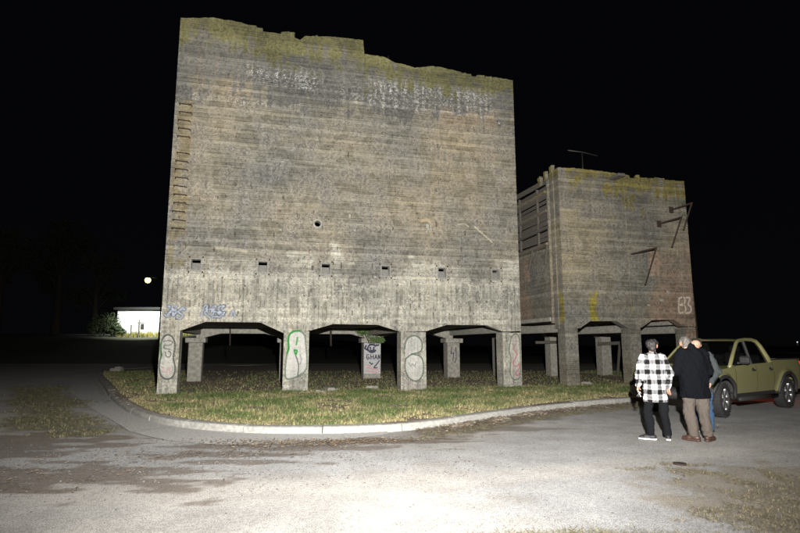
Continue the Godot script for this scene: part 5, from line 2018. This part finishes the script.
func scatter() -> void:
	var patch := noise(71, 0.55, 4)
	var fine := noise(72, 2.2, 3)
	var inv := Basis(Vector3.UP, SILO_TURN).inverse()
	# lawn grass
	var inner: PackedVector2Array = Geometry2D.offset_polygon(island, -0.27)[0]
	var kinds := [tuft_mesh(7, 0.075, 0.05, 0.0045), tuft_mesh(6, 0.055, 0.06, 0.0055), tuft_mesh(8, 0.10, 0.05, 0.004)]
	for kk in 3:
		var xf := []
		var cs := []
		var want: int = [40000, 30000, 12000][kk]
		var tries := 0
		while xf.size() < want and tries < 400000:
			tries += 1
			var d := 9.9 + 21.0 * pow(rng.randf(), 1.7)
			var x := rng.randf_range(-17.0, 15.0) if rng.randf() < 0.35 else rng.randf_range(-7.5, 9.0)
			if not Geometry2D.is_point_in_polygon(Vector2(x, d), inner):
				continue
			var lp := inv * (wpos(x, 0, d) - SILO_AT)
			var n := patch.get_noise_2d(x, d)
			var under := lp.z < -0.3 and lp.x > -0.2 and lp.x < 19.5
			if under and rng.randf() > 0.03 + 0.14 * ss(-1.2, -0.3, lp.z):
				continue
			if not under and rng.randf() > 0.62 + 1.2 * n + 0.5 * fine.get_noise_2d(x, d):
				continue
			var kd := kerb_distance(x, d)
			var sc := rng.randf_range(0.7, 1.35) * (1.0 + 0.4 * n)
			if kd < 0.8:
				sc *= 0.75
			xf.append(turn_at(wpos(x, island_y(x, d) - 0.006, d), Vector3(sc, sc * rng.randf_range(0.7, 1.2), sc), 0.3))
			var dry := clampf(0.36 - 0.9 * n + 0.55 * fine.get_noise_2d(x, d) + rng.randf_range(-0.3, 0.3) + ss(1.3, 0.3, kd) * 0.5, 0.0, 1.0)
			var g := Color(0.075, 0.115, 0.028).lerp(Color(0.29, 0.245, 0.125), dry)
			g = g * rng.randf_range(0.4, 1.45)
			g.a = 1.0
			cs.append(g)
		multi("lawn_grass", ["short green and straw-coloured lawn grass on the kerbed island", "flattened lawn grass on the kerbed island", "taller grass tufts scattered over the kerbed island"][kk], kinds[kk], M.blade, xf, cs, "grass")
	# fallen leaves on the lawn and under the silos
	var lf := leaf_mesh()
	var xl := []
	var cl := []
	while xl.size() < 22000:
		var lp := Vector3(rng.randf_range(-2.0, 20.0), 0, rng.randf_range(-9.0, 0.6))
		if rng.randf() < 0.25:
			lp = Vector3(rng.randf_range(-3.0, 18.0), 0, rng.randf_range(0.0, 5.0))
		var p := silo_to_world(lp)
		if not Geometry2D.is_point_in_polygon(Vector2(p.x, -p.z), island):
			continue
		var sc := rng.randf_range(0.02, 0.055)
		xl.append(turn_at(Vector3(p.x, island_y(p.x, -p.z) + rng.randf_range(0.005, 0.05 if lp.z > 0 else 0.02), p.z), Vector3(sc, sc, sc), 0.75))
		var g := Color(0.17, 0.115, 0.07).lerp(Color(0.42, 0.33, 0.22), pow(rng.randf(), 1.6)) * rng.randf_range(0.5, 1.3)
		g.a = 1.0
		cl.append(g)
	multi("leaf_litter", "brown fallen leaves under the silos and in the lawn", lf, M.flake, xl, cl, "leaves")
	# leaves and twigs swept along the outside of the kerb
	xl = []
	cl = []
	while xl.size() < 7000:
		var x := 0.0
		var d := 0.0
		var r := rng.randf()
		if r < 0.40:
			x = rng.randfn(-1.3, 1.0)
			d = 9.05 + 0.10 * (x + 1.3) + 0.06 * pow(x + 1.3, 2.0) + rng.randfn(0.0, 0.16)
		elif r < 0.8:
			x = rng.randf_range(0.3, 7.0)
			var kx := kerb_at(x)
			d = kx - absf(rng.randfn(0.0, 0.42)) - 0.03
		elif r < 0.86:
			var kp := kerb_line[rng.randi_range(50, 105)]
			x = kp.x - absf(rng.randfn(0.0, 0.12)) * 0.7 - 0.03
			d = kp.y - absf(rng.randfn(0.0, 0.12)) - 0.04
		elif r < 0.93:
			x = rng.randfn(-2.6, 1.2)
			d = 8.2 + 0.5 * wob.get_noise_1d(x * 0.7) + rng.randfn(0.0, 0.2)
		else:
			x = rng.randfn(-4.9, 1.3)
			d = rng.randfn(6.9, 0.5)
		if Geometry2D.is_point_in_polygon(Vector2(x, d), island):
			continue
		var sc := rng.randf_range(0.015, 0.042)
		xl.append(turn_at(wpos(x, rng.randf_range(0.012, 0.03) + (0.008 if x < -0.2 and d > 9.0 else 0.0), d), Vector3(sc * rng.randf_range(0.8, 2.2), sc, sc * 0.8), 0.5))
		var g := Color(0.085, 0.06, 0.035).lerp(Color(0.28, 0.21, 0.14), pow(rng.randf(), 2.2)) * rng.randf_range(0.5, 1.2)
		g.a = 1.0
		cl.append(g)
	multi("kerb_litter", "brown leaves and twigs swept along the outside of the kerb", lf, M.flake, xl, cl, "leaves")
	# loose gravel
	var pb := pebble_mesh()
	xl = []
	cl = []
	while xl.size() < 7000:
		var r := rng.randf()
		var x := rng.randfn(-3.0, 2.4)
		var d := rng.randfn(7.9, 0.75)
		if r >= 0.9:
			x = rng.randf_range(-7.5, 7.0)
			d = rng.randf_range(4.4, 11.0)
		if d < 4.0 or Geometry2D.is_point_in_polygon(Vector2(x, d), island):
			continue
		if fine.get_noise_2d(x * 0.8, d * 1.8) < -0.12:
			continue
		var sc := 0.008 + 0.016 * pow(rng.randf(), 3.0)
		xl.append(turn_at(wpos(x, 0.004, d), Vector3(sc, sc * 0.6, sc), 0.3))
		var k := rng.randf_range(0.08, 0.24)
		cl.append(Color(k, k * 0.97, k * 0.92))
	multi("gravel", "loose pale gravel strewn over the road", pb, M.stone, xl, cl, "gravel")
	# clods of earth broken out along the kerb
	xl = []
	cl = []
	while xl.size() < 1500:
		var x := rng.randf_range(0.7, 5.6)
		var d := kerb_at(x) - 0.04 - absf(rng.randfn(0.0, 0.22))
		if patch.get_noise_2d(x * 2.0, d) < -0.05:
			continue
		var sc := 0.02 + 0.075 * pow(rng.randf(), 2.2)
		xl.append(turn_at(wpos(x, sc * 0.2, d), Vector3(sc * rng.randf_range(0.8, 1.8), sc * rng.randf_range(0.5, 0.9), sc), 0.5))
		var k := rng.randf_range(0.05, 0.2)
		cl.append(Color(k, k * 0.82, k * 0.62))
	multi("earth_clods", "clods of brown earth and stones broken out along the kerb", pb, M.stone, xl, cl, "earth")
	# dead grass at the right edge, on the left verge and along the kerb
	var dead := tuft_mesh(6, 0.022, 0.06, 0.003)
	xl = []
	cl = []
	var tries := 0
	while xl.size() < 13000 and tries < 400000:
		tries += 1
		var r := rng.randf()
		var x := 0.0
		var d := 0.0
		var green := 0.0
		var grow := 1.0
		if r < 0.3:
			x = rng.randf_range(2.0, 6.8)
			d = rng.randf_range(3.6, 8.2)
			if ellipse(x, d, 4.7, 5.6, 2.2, 2.4) + 0.55 * fine.get_noise_2d(x, d) + 0.5 * patch.get_noise_2d(x, d) < 0.3:
				continue
			green = 0.12
		elif r < 0.36:
			x = rng.randfn(1.5, 0.45)
			d = rng.randfn(4.55, 0.16)
			green = 0.35
		elif r < 0.82:
			d = rng.randf_range(9.6, 22.0)
			x = rng.randf_range(-15.0, -4.5)
			if verge_amount(x, d) + 0.5 * fine.get_noise_2d(x, d) + 0.7 * patch.get_noise_2d(x, d) < 0.25:
				continue
			green = 0.5
			grow = 2.0
		else:
			x = rng.randf_range(0.4, 7.5)
			d = kerb_at(x) - rng.randf_range(0.1, 1.15)
			if fine.get_noise_2d(x * 1.4, d * 1.4) < 0.02:
				continue
			green = 0.25
		if Geometry2D.is_point_in_polygon(Vector2(x, d), island):
			continue
		var sc := rng.randf_range(0.6, 1.3) * grow
		xl.append(turn_at(wpos(x, -0.012, d), Vector3(sc, sc, sc), 0.3))
		var g := Color(0.20, 0.165, 0.105).lerp(Color(0.085, 0.10, 0.035), clampf(green + rng.randf_range(-0.35, 0.35), 0.0, 1.0)) * rng.randf_range(0.6, 1.2)
		g.a = 1.0
		cl.append(g)
	multi("dead_grass", "dry straw-coloured grass on the road edges", dead, M.blade, xl, cl, "grass")

func kerb_at(x: float) -> float:
	# depth of the kerb foot at this x, right of the bend
	for k in range(1, kerb_line.size()):
		if kerb_line[k].x >= x and kerb_line[k - 1].x < x and kerb_line[k].y < 22.0 and kerb_line[k].x > -2.0:
			return lerpf(kerb_line[k - 1].y, kerb_line[k].y, (x - kerb_line[k - 1].x) / (kerb_line[k].x - kerb_line[k - 1].x))
	return 10.0

func flash_stand() -> void:
	# the flash head that lights the scene, on a stand behind the camera
	var f := thing("flash_stand", "flash head on a tripod stand beside the viewer, out of the picture", "flash", Vector3(0.28, 0.0, 0.22))
	var s := st_new(true)
	tube(s, [Vector3(0, 0.25, 0), Vector3(0, 2.32, 0)], [0.018, 0.014], 8)
	obj("pole", s, M.dark_steel, f)
	for k in 3:
		s = st_new(true)
		var an := TAU * k / 3.0 + 0.5
		tube(s, [Vector3(0, 0.75, 0), Vector3(cos(an) * 0.42, 0.012, sin(an) * 0.42)], [0.012], 6)
		obj("leg", s, M.dark_steel, f)
	s = st_new()
	cbox(s, Vector3(0, 2.4, -0.03), Vector3(0.2, 0.14, 0.22), 0.02)
	obj("housing", s, M.black_plastic, f)
	s = st_new()
	cbox(s, Vector3(0, 2.4, -0.146), Vector3(0.17, 0.11, 0.008), 0.002)
	var g := mat("flash_glow", Color(1, 1, 1), 0.4)
	g.emission_enabled = true
	g.emission = Color(1, 0.97, 0.92)
	g.emission_energy_multiplier = 3.0
	obj("lamp_face", s, g, f)
